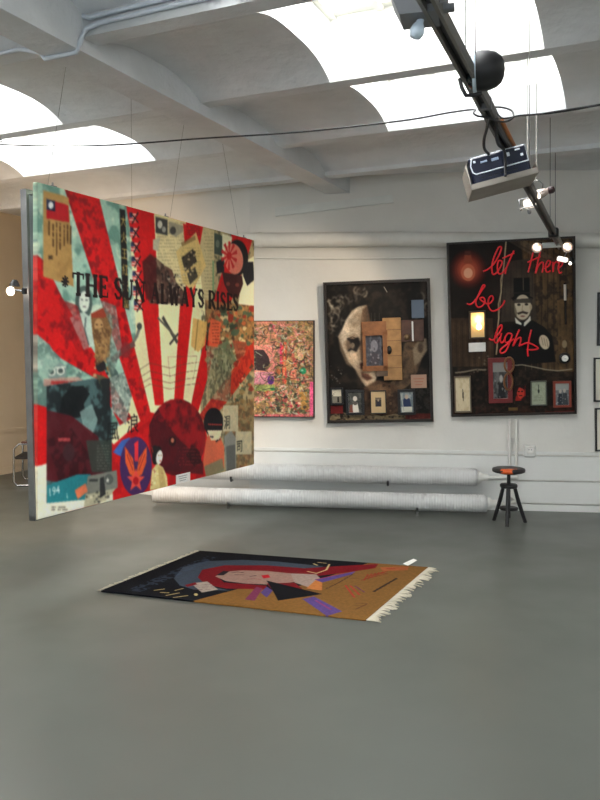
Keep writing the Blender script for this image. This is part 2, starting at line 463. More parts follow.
# ------------------------------------------------------------ pipes and conduits on the structure
p = [on_wall(x, y, .10) for x, y in ((205, 240.5), (260, 240), (330, 239.5), (400, 239), (470, 239.5), (540, 240), (600, 240.5), (700, 242))]
o = MB().tube(p, .078, 16).build('wall_pipe', M_PIPE)
for q in (p[1], p[3], p[5]): MB().tube([q - WX * .02, q + WX * .02], .084, 16).build('pipe_clamp', M_PIPE, o)
tag(o, 'thick white painted pipe running along the back wall above the paintings', 'pipe'); struct(o)
o = MB().tube([on_wall(x, y, .02) for x, y in ((215, 256.5), (262, 258), (300, 258.5), (345, 259), (420, 258), (520, 258))], .009, 8).build('wall_conduit', M_PIPE)
tag(o, 'thin white conduit on the back wall just under the thick pipe', 'conduit'); struct(o)
a, b = on_wall(275.5, 212.5, .0), on_wall(393, 199, .0); d = (b - a).normalized(); n = d.cross(WN)
o = MB().prism([a + n * .045, b + n * .04, b - n * .04, a - n * .045], WN * .035).build('wall_plank', M_TRIM)
tag(o, 'narrow white plank fixed aslant high on the back wall above the thick pipe', 'plank')
for k, x in enumerate((509.5, 516.3)):
    pts = [on_wall(x, 419, .05), on_wall(x, 440, .05), on_wall(x + .3, 455, .055), on_wall(x + .3, 478 if k else 500, .055)]
    o = MB().tube(pts, .016, 10).build('riser_pipe', M_PIPE)
    MB().tube([pts[1] - UP * .02, pts[1] + UP * .02], .024, 10).build('pipe_clamp', M_PIPE, o)
    tag(o, ('left' if k == 0 else 'right') + ' one of two thin white vertical pipes behind the stool', 'pipe', 'riser pipes behind the stool')
c = on_wall(529, 448.5, .0)
Mx = frame(c, WX, UP, WN)
o = thing('wall_socket', 'white wall socket on the board line right of the vertical pipes', 'socket', Mx)
MB().box((0, -.02, .045), (.115, .125, .05), bev=.012).build('socket_body', M_TRIM, o)
MB().lathe([(.042, 0), (.042, .006), (.034, .006), (.030, .001), (.001, .001)], T(0, -.005, .07), 20).build('socket_face', M_CARD, o)
for s in (-1, 1): MB().lathe([(.005, 0), (.005, .002)], T(s * .012, -.005, .0715), 8).build('socket_hole', M_BLACK, o)

# two grey-white cables clipped to the cross rib
def rib_pt(px, py, du=0): return None
cm = mat('white_cable', (205, 212, 222), .5)
for k, (dz, off) in enumerate(((0.0, .016), (.045, .016))):
    u = 3.50 - off; pts = []
    for v in np.linspace(5.3, -2.82, 30): pts.append(uv(u, v, 3.455 + dz + .004 * math.sin(v * 5)))
    if k == 0:
        pts += [uv(u - .01, -2.90, 3.43), uv(u - .02, -2.93, 3.37), uv(u - .02, -2.96, 3.303), uv(u - .02, -3.08, 3.303), uv(u - .02, -3.19, 3.303), uv(u - .015, -3.23, 3.35), uv(u - .0, -3.4, 3.40), uv(u, -3.62, 3.40), uv(u, -3.78, 3.415)]
    else:
        pts += [uv(u - .005, -2.88, 3.49), uv(u, -2.93, 3.51)]
    o = MB().tube(pts, .014, 8).build('ceiling_cable', cm)
    tag(o, ('lower white cable clipped along the nearest ceiling rib and looped under the main beam', 'upper white cable clipped along the nearest ceiling rib')[k], 'cable', 'cables on the ceiling rib')
# ------------------------------------------------------------ the large hanging collage painting
dL, dR = 5.0, 5.0 * 338 / 224
pTL, pBL = at(37.2, 182.2, dL), at(37.2, 520, dL); pTR, pBR = at(254, 240.2, dR), at(254, 464, dR)
ex = (pTR + pBR - pTL - pBL); ex.z = 0; PW = ex.length / 2; ex.normalize(); ez = Vector((ex.y, -ex.x, 0))
PH = ((pTL.z - pBL.z) + (pTR.z - pBR.z)) / 2
base = (pBL + pBR) / 2
PM = frame(base, ex, UP, ez)                          # local: x along the painting, y up, z out of its face
A = Art(380, 300, [(37.2, 182.2), (254, 240.2), (254, 464), (37.2, 520)], (226, 214, 165), 5)
RED, DRED, TEAL, CREAM = (196, 22, 24), (120, 14, 22), (150, 184, 166), (228, 218, 172)
n1, n2, n3, n4 = A.nz(34, 3), A.nz(20, 3), A.nz(12, 3), A.nz(60, 3)
def sm(n, lo, hi): return np.clip((n - lo) / (hi - lo), 0, 1)
# teal left field with dark green and pale blotches
A.poly([(37, 180), (128, 204), (136, 330), (128, 420), (100, 440), (37, 410)], TEAL, .95)
A.poly([(37, 180), (128, 204), (136, 330), (128, 420), (100, 440), (37, 410)], (92, 132, 118), .85, sm(n1, .5, .62))
A.poly([(37, 180), (128, 204), (136, 330), (128, 420), (100, 440), (37, 410)], (196, 208, 184), .8, sm(n2, .55, .68))
A.poly([(37, 330), (70, 360), (120, 420), (100, 470), (37, 420)], (70, 96, 92), .8, sm(n2, .45, .6))
# right collage field
A.poly([(203, 226), (254, 240), (254, 470), (205, 480), (200, 400), (205, 310)], (168, 150, 110), 1)
A.poly([(203, 226), (254, 240), (254, 470), (205, 480), (200, 400)], (88, 84, 62), .85, sm(n3, .5, .62))
# rays
def ray(pts, c=RED, shade=.45):
    A.poly(pts, c); A.poly(pts, DRED, shade, sm(n3, .5, .66))
ray([(37, 255), (45, 262), (62, 297), (97, 357), (132, 418), (120, 425), (97, 379), (62, 359), (37, 334)], RED, .8)
ray([(64.4, 188), (99, 197), (117.5, 274), (126, 313), (150, 410), (150, 425), (140, 420), (105, 313), (91.5, 272)], RED, .75)
ray([(126, 205), (154, 213), (157, 270), (159, 320), (164, 405), (155, 405), (143.5, 320), (137, 270)], RED, .12)
ray([(186, 222), (203, 227), (191, 320), (183, 402), (174, 402), (179, 320)], RED, .12)
ray([(231.5, 234), (252, 240), (246, 262), (222, 325), (198, 412), (190, 410), (207, 324), (224, 265)], RED, .15)
ray([(254, 330), (254, 366), (222, 408), (205, 422), (199, 415), (235, 366)], (190, 60, 36), .5)
ray([(37, 404), (60, 412), (110, 440), (130, 462), (120, 472), (37, 466)], RED, .15)
A.poly([(112, 446), (130, 430), (150, 412), (205, 425), (213, 474), (155, 492), (113, 503)], RED)
A.poly([(112, 446), (150, 420), (205, 430), (213, 474), (155, 492), (113, 503)], (150, 14, 20), .5, sm(n2, .48, .6))
# thin pencilled ship
for yy in (366, 374, 381, 387): A.line([(139, yy + 4), (150, yy - 3), (170, yy + 2), (185, yy - 2), (199, yy - 4)], 1.6, (110, 80, 50), .7)
for q in ([(168, 357), (170, 378)], [(168, 357), (197, 356)], [(197, 356), (193, 380)], [(180, 356), (181, 380)], [(141, 368), (139, 385)]): A.line(q, 1.4, (110, 80, 50), .6)
# sun
A.ell(177, 437, 28.5, 38.5, (138, 16, 24)); A.ell(177, 437, 28.5, 38.5, (70, 12, 20), .8, tex=sm(n2, .42, .62))
A.poly([(149, 425), (158, 408), (168, 425), (180, 440), (190, 449), (203, 462), (203, 474), (165, 470), (152, 452)], (60, 16, 24), .75)
A.poly([(152, 417), (172, 404), (187, 402), (200, 420), (202, 440), (190, 445), (175, 430)], (160, 20, 28), .45, sm(n3, .4, .6))
A.ell(172.5, 441, 3.6, 5, (34, 14, 18)); A.ell(172.5, 440, 1.6, 2.4, (190, 120, 90))
A.poly([(186, 455), (192, 445), (199, 450), (202, 462), (194, 466)], (40, 10, 14), .85)
A.scrawl(178, 446, 200, 466, 6, (180, 60, 60), 1.6, .5)
# tan document with its small flag
A.poly([(43.4, 191), (69, 198), (74, 287), (62, 283), (43.4, 277)], (172, 134, 78)); A.poly([(43.4, 191), (69, 198), (74, 287), (43.4, 277)], (150, 112, 62), .5, sm(n2, .5, .65))
A.poly([(47, 199.5), (68.5, 206), (69.5, 223), (47, 219)], (176, 22, 30)); A.poly([(47, 199.5), (55.5, 202), (55.6, 212), (47, 210.5)], (28, 36, 66)); A.ell(51.3, 206, 2.5, 3.4, (236, 236, 232))
for k, x in enumerate((49.5, 53.5, 57, 60.5, 64.5, 68, 71)): A.scrawl(x - .6, 222 + k * .8, x + .6, (236, 248, 256, 250, 246, 244, 245)[k], 1, (70, 46, 24), 3.4, .85, True)
A.scrawl(49, 256, 53, 260, 2, (60, 40, 22), 3, .9)
# black strip with gold characters and the crossed-out flags
A.poly([(119.8, 209), (125.2, 210.5), (129.4, 310), (122.8, 308)], (22, 19, 18))
for k, ch in enumerate('大火王紅沢富'): A.text(ch, 120.3 + k * .62, 225.5 + k * 16.3, 17.5, (206, 176, 96), 1, .78)
for k in range(7):
    y = 213 + k * 14.6; x = 129.3 + k * .8
    A.rect(x, y, x + 7, y + 10, (226, 216, 190)); 
    for j in range(4): A.rect(x, y + j * 2.7, x + 7, y + j * 2.7 + 1.3, (196, 30, 34))
    A.rect(x, y, x + 3.2, y + 5, (44, 48, 84))
    A.line([(x + 2, y + 1), (x + 9, y + 10)], 3.2, (22, 16, 22)); A.line([(x + 9, y + 0), (x + 3, y + 11)], 3.2, (22, 16, 22))
# newsprint and photographs at the top
A.poly([(155, 215), (185, 222), (186, 300), (170, 300), (158, 260)], (206, 190, 142)); A.scrawl(157, 222, 184, 296, 22, (120, 104, 74), 1.5, .6)
A.poly([(155.5, 217), (167.5, 220), (167.5, 236), (155.5, 233)], (60, 58, 54)); A.ell(160, 225, 2.5, 4, (190, 186, 170)); A.ell(164, 230, 2, 3, (150, 146, 136))
A.poly([(169, 222), (183, 226), (183, 232), (176, 237), (169, 234)], (150, 140, 116)); A.ell(173, 231, 3, 4, (66, 62, 56)); A.poly([(153, 240), (160, 238), (158, 252), (153, 250)], (176, 168, 140))
A.poly([(183, 224), (203, 229), (201, 240), (190, 262), (185, 250)], RED, .9); A.scrawl(187, 226, 200, 236, 5, (60, 40, 40), 2, .6)
A.poly([(203, 227), (214, 231), (214, 300), (206, 312), (201, 280), (199, 250)], (190, 172, 126)); A.scrawl(204, 232, 213, 300, 20, (110, 96, 70), 1.5, .6)
A.poly([(176, 252), (196, 232.5), (206, 266), (192, 291), (183, 283)], (204, 176, 112)); A.scrawl(181, 247, 201, 285, 14, (120, 96, 60), 1.5, .55)
A.poly([(181, 243), (195, 236), (195.6, 240), (182, 247)], (120, 90, 50), .7)
A.poly([(181.5, 258), (193, 249), (197, 262), (185, 272)], (60, 52, 42)); A.scatter(183, 252, 195, 270, 12, [(200, 176, 130), (30, 26, 22)], .8, 2, .8)
A.poly([(187, 274), (195, 267), (198, 277), (190, 285)], (66, 58, 46)); A.scatter(189, 269, 196, 283, 8, [(200, 176, 130), (30, 26, 22)], .7, 1.6, .8)
A.line([(213, 262), (213, 312)], 7, (96, 140, 96), .8); A.poly([(214, 233), (222, 236), (222, 256), (214, 254)], (58, 70, 60)); A.ell(217.5, 244, 2, 4, (120, 126, 110), .7)
A.poly([(222, 234), (232, 237), (229, 262), (222, 262)], (216, 210, 176)); A.poly([(244, 262), (254, 256), (254, 306), (238, 306)], (222, 214, 176))
# dark figures behind the title
A.poly([(143, 262), (150, 254), (156, 258), (158, 268), (165, 266), (172, 270), (176, 282), (186, 294), (186, 304), (150, 304), (144, 290)], (70, 36, 32), .8); A.photo([(144, 266), (156, 258), (165, 266), (176, 282), (186, 296), (186, 304), (150, 304)], (84, 60, 50), (34, 24, 24), (150, 134, 112), 14, .75); A.scatter(160, 274, 184, 300, 40, [(170, 160, 140), (90, 84, 78), (20, 18, 18)], .6, 1.8, .8)
A.poly([(142, 262), (151, 255), (156, 262), (157, 300), (146, 300)], (74, 16, 18), .7)
# head with rising-sun headband
A.ell(237, 258, 11, 18, (28, 26, 28)); A.poly([(216, 262), (224, 258), (224, 272), (217, 274)], (32, 32, 36)); A.poly([(243, 262), (253, 262), (254, 280), (247, 286), (243, 276)], (30, 30, 36))
A.ell(233.5, 259, 9.4, 15.5, (214, 120, 100), rot=-8)
for k in range(10):
    t = k * .628 + .2; A.poly([(229, 256), (229 + 8.2 * math.cos(t), 256 + 14.5 * math.sin(t)), (229 + 8.2 * math.cos(t + .3), 256 + 14.5 * math.sin(t + .3))], (190, 26, 28), .9)
A.ell(229, 256, 2.6, 4, (190, 20, 24))
A.poly([(222, 272), (242, 276), (243, 284), (238, 298), (230, 297), (224, 284)], (60, 28, 28)); A.poly([(217, 296), (222, 280), (230, 298), (226, 312), (216, 310)], (170, 30, 30)); A.ell(228, 284, 2, 2, (120, 60, 50)); A.ell(237, 285, 2, 2, (120, 60, 50))
A.photo([(205, 300), (254, 306), (254, 345), (206, 340)], (150, 104, 60), (66, 50, 36), (206, 150, 90), 16, .8)
# lower right: scraps of orange, green and brown
G = [(46, 58, 44), (104, 104, 70), (196, 96, 54), (150, 116, 70), (210, 190, 140), (150, 40, 30), (70, 92, 70)]
A.scatter(208, 308, 252, 365, 130, G, 1.2, 4.5, .85); A.scatter(214, 365, 252, 420, 50, G, 1, 4, .7); A.scatter(206, 320, 250, 470, 60, G, .8, 2.2, .7, 'line')
A.poly([(211, 318), (221, 322), (219, 344), (209, 352), (208, 336)], (218, 92, 56), .9); A.scrawl(212, 322, 219, 344, 7, (120, 30, 24), 2, .7)
A.poly([(193, 318), (207, 322), (205, 345), (198, 352), (191, 346)], (206, 160, 84), .85); A.line([(198, 320), (195, 350)], 5, (150, 110, 60), .8); A.line([(208, 330), (206, 350)], 6, (40, 40, 36), .9)
A.poly([(218, 345), (228, 340), (236, 360), (226, 372), (218, 366)], (110, 122, 88), .8); A.poly([(232, 340), (246, 342), (250, 360), (240, 372)], (176, 60, 40), .6)
ray([(254, 340), (254, 360), (222, 406), (209, 417), (206, 408), (236, 368)], (186, 52, 34), .5)
# bomber parts and arms in the middle
A.line([(163, 318), (170, 330), (177, 342)], 9, (66, 66, 58)); A.line([(158, 318), (176, 337)], 5, (90, 88, 74)); A.line([(170, 344), (178, 334)], 6, (60, 60, 54))
A.line([(133, 343), (137, 336), (140, 327)], 8, (110, 112, 104)); A.ell(139.5, 326.5, 2.6, 3.6, (70, 72, 68)); A.line([(113, 360), (124, 350), (134, 344)], 12, (96, 70, 66)); A.ell(126, 350, 5, 8, (120, 40, 42), .8)
# woman and goggled figure in teal, man in a cap
A.ell(84, 303, 8.5, 17, (72, 90, 84)); A.ell(84.5, 302, 5.2, 10.5, (204, 210, 196)); A.line([(81.5, 300), (83, 300)], 2.4, (60, 70, 66)); A.line([(86, 300.5), (87.6, 300.5)], 2.4, (60, 70, 66)); A.line([(83.5, 307), (86, 307)], 2.4, (90, 80, 80))
A.poly([(70, 318), (84, 312), (96, 322), (97, 345), (84, 350)], (176, 192, 178)); A.line([(86, 318), (85, 330), (89, 345)], 4, (90, 110, 104))
A.poly([(91, 316), (104, 310), (112, 316), (113, 326), (110, 350), (104, 360), (97, 356), (93, 336)], (128, 92, 58)); A.poly([(91, 314), (103, 308), (110, 314), (104, 318), (92, 318)], (150, 60, 40)); A.ell(99, 326, 4.4, 7, (176, 136, 90)); A.line([(96, 325), (98, 325)], 2, (50, 30, 20)); A.line([(101, 325), (102.5, 325)], 2, (50, 30, 20))
A.poly([(95, 340), (106, 338), (108, 356), (100, 366), (95, 358)], (160, 120, 76)); A.scatter(95, 356, 112, 385, 40, [(40, 36, 34), (150, 110, 60), (110, 40, 30), (190, 170, 120)], 1, 3, .85); A.ell(101, 366, 5, 6, (34, 32, 34)); A.poly([(97, 374), (108, 378), (108, 398), (98, 396)], (90, 84, 60)); A.poly([(110, 362), (118, 372), (120, 382), (112, 380)], (70, 92, 88))
A.ell(57, 372, 10, 10, (120, 140, 132)); A.ell(52, 372, 4, 4, (212, 214, 200)); A.ell(61, 371, 4, 4, (212, 214, 200)); A.ell(52, 372, 2.6, 2.6, (70, 84, 80)); A.ell(61, 371, 2.6, 2.6, (70, 84, 80)); A.line([(47, 369), (66, 367)], 3, (200, 204, 190))
A.poly([(44, 379), (78, 377), (88, 382), (88, 388), (44, 386)], (190, 130, 116), .7); A.scrawl(52, 380, 82, 386, 1, (160, 36, 36), 7, .8)
A.photo([(100, 300), (116, 306), (122, 345), (112, 380), (106, 360), (112, 330)], (110, 128, 118), (60, 76, 72), (180, 190, 174), 10, .6); A.photo([(93, 330), (110, 326), (110, 356), (97, 366)], (140, 104, 62), (78, 52, 34), (186, 150, 100), 7, .7)
A.photo([(62, 300), (78, 306), (90, 350), (78, 352), (66, 330)], (150, 22, 26), (90, 12, 18), (196, 40, 40), 12, .5); A.photo([(110, 378), (124, 372), (132, 396), (126, 425), (112, 410)], (130, 142, 132), (70, 84, 80), (206, 212, 196), 10, .8)
A.photo([(37, 334), (50, 345), (60, 362), (47, 378), (37, 376)], (140, 168, 152), (84, 110, 102), (190, 204, 186), 14, .8)
# dark album page lower left
A.poly([(47, 386), (97, 378), (112, 410), (112, 470), (88, 500), (47, 503)], (70, 96, 96)); A.poly([(47, 386), (110, 378), (112, 470), (47, 503)], (28, 34, 36), .95, sm(n2, .4, .55))
A.poly([(62, 398), (72, 386), (84, 386), (90, 394), (84, 404), (86, 416), (76, 418), (68, 414), (60, 412)], (20, 24, 26)); A.poly([(80, 412), (92, 404), (98, 420), (92, 436), (84, 428)], (124, 150, 144), .8)
A.poly([(47, 410), (72, 416), (98, 436), (110, 470), (80, 486), (47, 480)], (84, 16, 24), .85); A.poly([(47, 440), (72, 428), (100, 470), (60, 484)], (44, 12, 18), .7, sm(n3, .4, .55)); A.scrawl(59, 437, 71, 442, 1, (190, 80, 80), 6, .7)
A.ell(69, 452, 6, 9, (60, 40, 44), .8); A.poly([(86, 440), (112, 440), (112, 472), (92, 472)], (52, 60, 54), .9); A.scrawl(97, 444, 110, 470, 9, (130, 140, 120), 1.6, .5)
A.poly([(47.5, 485), (78, 474), (91, 474), (87, 500), (47.5, 503.5)], (34, 116, 124)); A.text('194', 48.6, 496.5, 15, (232, 232, 224), 1, .9, -4); A.text('1', 66.5, 499.5, 12, (226, 226, 214), 1, .8, -8)
A.poly([(37, 464), (47, 463), (47, 503), (88, 499), (113, 494), (113, 506), (80, 512), (37, 522)], (228, 222, 196)); A.scrawl(52, 506, 66, 507.5, 1, (70, 66, 56), 2.4, .8); A.scrawl(52, 508.6, 68, 510, 1, (70, 66, 56), 2.4, .8)
A.poly([(37, 404), (46, 408), (46, 464), (37, 466)], RED)
A.poly([(88, 476), (117, 470), (118, 487), (106, 496), (84, 508)], (120, 122, 112)); A.poly([(86, 494), (116, 488), (106, 500), (84, 509)], (176, 170, 140)); A.ell(109, 479, 4.4, 5.4, (84, 88, 84)); A.text('★', 105.4, 483, 10, (216, 216, 206)); A.poly([(100, 478), (104, 476), (106, 494), (100, 498)], (40, 42, 42)); A.scrawl(90, 478, 98, 482, 1, (50, 52, 50), 5, .9); A.scatter(86, 492, 110, 504, 24, [(60, 60, 56), (210, 204, 180)], .8, 2.2, .8)
A.poly([(75, 490), (86, 483), (88, 491), (78, 499)], (208, 112, 76))
# winged emblem
A.poly([(113, 452), (122, 440), (130, 437), (128, 460)], (54, 92, 160)); A.ell(136, 466, 16, 29.5, (66, 40, 88))
for s in (-1, 1):
    A.poly([(136, 478), (136 + s * 3, 458), (136 + s * 11, 446), (136 + s * 10.5, 462), (136 + s * 6, 474)], (214, 88, 44)); A.line([(136 + s * 3, 470), (136 + s * 9, 454)], 2.2, (150, 40, 40)); A.line([(136 + s * 3, 464), (136 + s * 8, 450)], 2.2, (150, 40, 40))
A.poly([(134, 444), (137.6, 440.5), (138.4, 440.5), (138.4, 461), (134.6, 461), (134.6, 446)], (214, 48, 56))
A.poly([(136 + (9.5 if k % 2 == 0 else 4) * math.sin(k * .628), 480 - (12.5 if k % 2 == 0 else 5.2) * math.cos(k * .628)) for k in range(10)], (220, 76, 64)); A.ell(136, 480.5, 2.8, 4, (176, 20, 30))
# brush characters
A.text('浪', 126.5, 432, 30, (22, 16, 20), 1, .95, 0); A.text('風', 106, 440, 30, (18, 20, 20), 1, .95, 0)
# geisha
A.poly([(150, 490), (152, 470), (157, 463), (163, 467), (167, 476), (168, 487)], (206, 190, 128)); A.poly([(158, 466), (163, 468), (166, 486), (160, 488)], (180, 150, 90), .7); A.scatter(151, 468, 167, 488, 18, [(160, 120, 70), (226, 214, 170), (150, 60, 50)], .6, 1.4, .8)
A.ell(157, 455, 4.6, 9.5, (22, 20, 24), rot=12); A.ell(159.4, 457, 3.1, 7, (240, 224, 204), rot=8); A.ell(155, 449.5, 3.4, 4.4, (24, 22, 26)); A.line([(158.4, 455), (159.4, 455)], 1.8, (40, 30, 30)); A.line([(160.8, 455), (161.6, 455)], 1.8, (40, 30, 30)); A.line([(159.6, 460.6), (160.8, 460.6)], 2, (190, 30, 30)); A.line([(153, 452), (152, 447)], 2, (200, 60, 40))
A.photo([(206, 345), (232, 350), (230, 402), (208, 398)], (120, 116, 84), (64, 66, 52), (196, 186, 146), 12, .6)
A.photo([(224, 404), (254, 398), (254, 468), (226, 474)], (140, 110, 66), (70, 50, 34), (190, 110, 60), 14, .45)
# woman seen from behind and the block characters
A.poly([(206, 440), (211, 428), (220, 436), (224, 446), (224, 468), (206, 478), (203, 462)], (204, 98, 66)); A.poly([(204, 466), (222, 458), (224, 470), (206, 478)], (110, 120, 90), .8)
A.ell(213.5, 422, 9.8, 14.6, (22, 22, 26)); A.poly([(207, 430), (222, 430), (219, 440), (211, 440)], (236, 206, 168)); A.line([(208, 424), (222, 424.5)], 2.6, (196, 60, 50)); A.scatter(209, 434, 220, 441, 8, [(24, 22, 24)], .6, 1.4, .9)
A.poly([(224, 436), (231, 430), (236, 438), (236, 470), (226, 474)], (136, 134, 124)); A.poly([(226, 446), (235, 444), (235, 470), (227, 472)], (84, 84, 80), .8)
A.rect(223, 405, 238, 431, (206, 196, 160), .8); A.text('洞', 223.6, 428, 26, (26, 28, 24), 1, .86); A.rect(235.5, 431, 251.5, 454, (206, 196, 160), .8); A.text('司', 236, 451.5, 24, (26, 28, 24), 1, .95)
A.soft(1)
# asterisk and title in dark old-style capitals
INK = (26, 14, 14)
for k in range(4):
    t = k * math.pi / 4; A.line([(65.5 - 3.4 * math.cos(t), 282 - 5.4 * math.sin(t)), (65.5 + 3.4 * math.cos(t), 282 + 5.4 * math.sin(t))], 4, (28, 22, 22))
LET = {  # strokes (x0,y0,x1,y1,weight) in a unit cell
    'T': [(.5, 0, .5, 1, 2), (.04, .04, .96, .04, 1), (.04, .04, .04, .22, 1), (.96, .04, .96, .22, 1), (.3, .98, .7, .98, 1)],
    'H': [(.18, 0, .18, 1, 2), (.82, 0, .82, 1, 2), (.18, .5, .82, .5, 1), (0, .02, .36, .02, 1), (.64, .02, 1, .02, 1), (0, .98, .36, .98, 1), (.64, .98, 1, .98, 1)],
    'E': [(.22, 0, .22, 1, 2), (.02, .03, .9, .03, 1), (.22, .5, .7, .5, 1), (.02, .97, .95, .97, 1), (.9, .03, .9, .2, 1), (.95, .97, .95, .78, 1), (.7, .4, .7, .6, 1)],
    'S': [(.88, .22, .7, .03, 1.3), (.7, .03, .3, .04, 1.3), (.3, .04, .12, .22, 1.8), (.12, .22, .28, .42, 2), (.28, .42, .72, .58, 2), (.72, .58, .88, .78, 1.8), (.88, .78, .68, .97, 1.3), (.68, .97, .3, .96, 1.3), (.3, .96, .1, .76, 1.3)],
    'U': [(.16, 0, .16, .7, 2), (.16, .7, .35, .95, 1.6), (.35, .95, .65, .95, 1.3), (.65, .95, .84, .7, 1.2), (.84, 0, .84, .7, 1), (0, .02, .34, .02, 1), (.68, .02, 1, .02, 1)],
    'N': [(.16, 0, .16, 1, 1), (.84, 0, .84, 1, 1), (.14, 0, .84, 1, 2), (0, .98, .32, .98, 1), (.68, .02, 1, .02, 1)],
    'A': [(.5, 0, .12, 1, 1), (.5, 0, .86, 1, 2), (.27, .62, .73, .62, 1), (0, .98, .26, .98, 1), (.7, .98, 1, .98, 1)],
    'L': [(.22, 0, .22, 1, 2), (.02, .02, .42, .02, 1), (.02, .97, .95, .97, 1), (.95, .97, .95, .74, 1)],
    'W': [(.1, 0, .3, 1, 2), (.3, 1, .5, .1, 1), (.5, .1, .7, 1, 2), (.7, 1, .9, 0, 1), (0, .02, .22, .02, 1), (.78, .02, 1, .02, 1)],
    'Y': [(.12, 0, .5, .55, 2), (.88, 0, .5, .55, 1), (.5, .55, .5, 1, 2), (0, .02, .28, .02, 1), (.72, .02, 1, .02, 1), (.34, .98, .66, .98, 1)],
    'R': [(.2, 0, .2, 1, 2), (.02, .02, .6, .02, 1), (.6, .02, .85, .16, 1.5), (.85, .16, .82, .38, 1.8), (.82, .38, .58, .52, 1.4), (.58, .52, .2, .52, 1), (.5, .52, .92, 1, 2), (.02, .98, .38, .98, 1)],
    'I': [(.5, 0, .5, 1, 2), (.2, .02, .8, .02, 1), (.2, .98, .8, .98, 1)]}
q0, q1 = A.p([(73, 294.6)])[0], A.p([(239, 311)])[0]; hgt = 41.0
wid = {'I': .45, 'W': 1.25, 'N': 1.05, 'H': 1.0, 'S': .72, 'L': .75, 'E': .78}
title = 'THE SUN ALWAYS RISES'; adv = sum(.45 if c == ' ' else wid.get(c, .9) + .16 for c in title); kx = (q1[0] - q0[0]) / adv; x = 0
for c in title:
    if c == ' ': x += .45; continue
    wc = wid.get(c, .9)
    for (x0, y0, x1, y1, wt) in LET[c]:
        f = lambda X, Y: (q0[0] + (x + X * wc) * kx, q0[1] + (q1[1] - q0[1]) * (x + X * wc) / adv - hgt * (1 - Y))
        A.liner(np.array([f(x0, y0), f(x1, y1)]), 4.4 * wt if wt < 1.5 else 4.8 * wt, INK)
    x += wc + .16
A.a *= 1.15; A.grain(.05, .07); A.a = np.clip(A.a, 0, 248)
root = thing('hanging_painting', 'huge collage painting with a red and cream sunburst, hanging from ceiling wires', 'painting', PM)
hw = PW / 2
painted_slab('canvas', A, [(-hw, PH, 0), (hw, PH, 0), (hw, 0, 0), (-hw, 0, 0)], .036, paint_mat('sunburst_paint', .55, .3, bump=14), root)
def on_panel(px, py):
    a, b = A.unit(px, py); return Vector((-hw + a * PW, PH * (1 - b), 0))
c = on_panel(182.8, 478); o = MB().box((c.x, c.y, .004), (.20, .075, .006)).build('caption_card', M_CARD, root); o['label'] = 'white caption card'
lb = MB()
for j in range(3): lb.box((c.x - .01, c.y + .02 - j * .018, .0075), (.13 - .02 * j, .004, .001))
lb.build('caption_text', mat('grey_ink', (120, 120, 120)), o)
for x in (-hw + .16, 0, hw - .16):
    o = MB().box((x, PH + .004, -.022), (.05, .008, .03)).tube([(x, PH + .006, -.022), (x, PH + .03, -.022)], .006, 8).build('hanging_eye', M_ALU, root)
# aluminium-framed panel hanging behind it
BACK = -.034
a, b = at(25.5, 188, 4.99), at(37.5, 521.5, 4.985)
tilt = (b - a).normalized(); RM = frame((a + b) / 2 + Vector((0, 0, 0)), ex, -tilt, ex.cross(-tilt))
o = thing('backing_panel', 'grey aluminium-edged panel hanging tilted close behind the sunburst painting', 'panel')
La = (b - a).length; mid = b
# its left edge is seen past the painting; local x along, y up, z thickness
RMm = frame(b, ex, -tilt, ex.cross(-tilt).normalized()); o.matrix_world = T(*(ez * BACK)) @ RMm
BW = PW - .1
fr = MB()
for q in ((0.012, La / 2, 0, .024, La), (BW, La / 2, 0, .03, La)): fr.box((q[0], q[1], -.012), (q[3], q[4], .05))
fr.box((BW / 2, .015, -.012), (BW, .03, .045)).box((BW / 2, La - .015, -.012), (BW, .03, .045)); fr.build('edge_frame', M_ALU, o)
MB().box((BW / 2, La / 2, -.012), (BW - .03, La - .05, .02)).build('board', mat('pale_blue_grey_board', (176, 180, 192), .7), o)
# suspension wires
for k, (cx_, cy_, px_, py_, wh) in enumerate(((68, 68, 50, 186, 'leftmost, slanting to its top left corner'), (131, 98, 134, 207, 'second from the left, nearly upright'), (184, 124, 172, 218, 'third from the left'), (222, 140, 240, 236.5, 'rightmost, near the back wall'))):
    top = level(cx_, cy_, 3.40 if k != 1 else 3.42); lp = on_panel(px_, py_); bot = PM @ Vector((lp.x, PH, -.02))
    top.z = 3.40 + (.1 if k in (0, 1) else .0)
    o = MB().tube([bot, top], .0012, 6).build('suspension_wire', M_THINW)
    tag(o, 'thin dark ceiling wire holding the sunburst painting, ' + wh, 'wire', 'wires holding the sunburst painting')
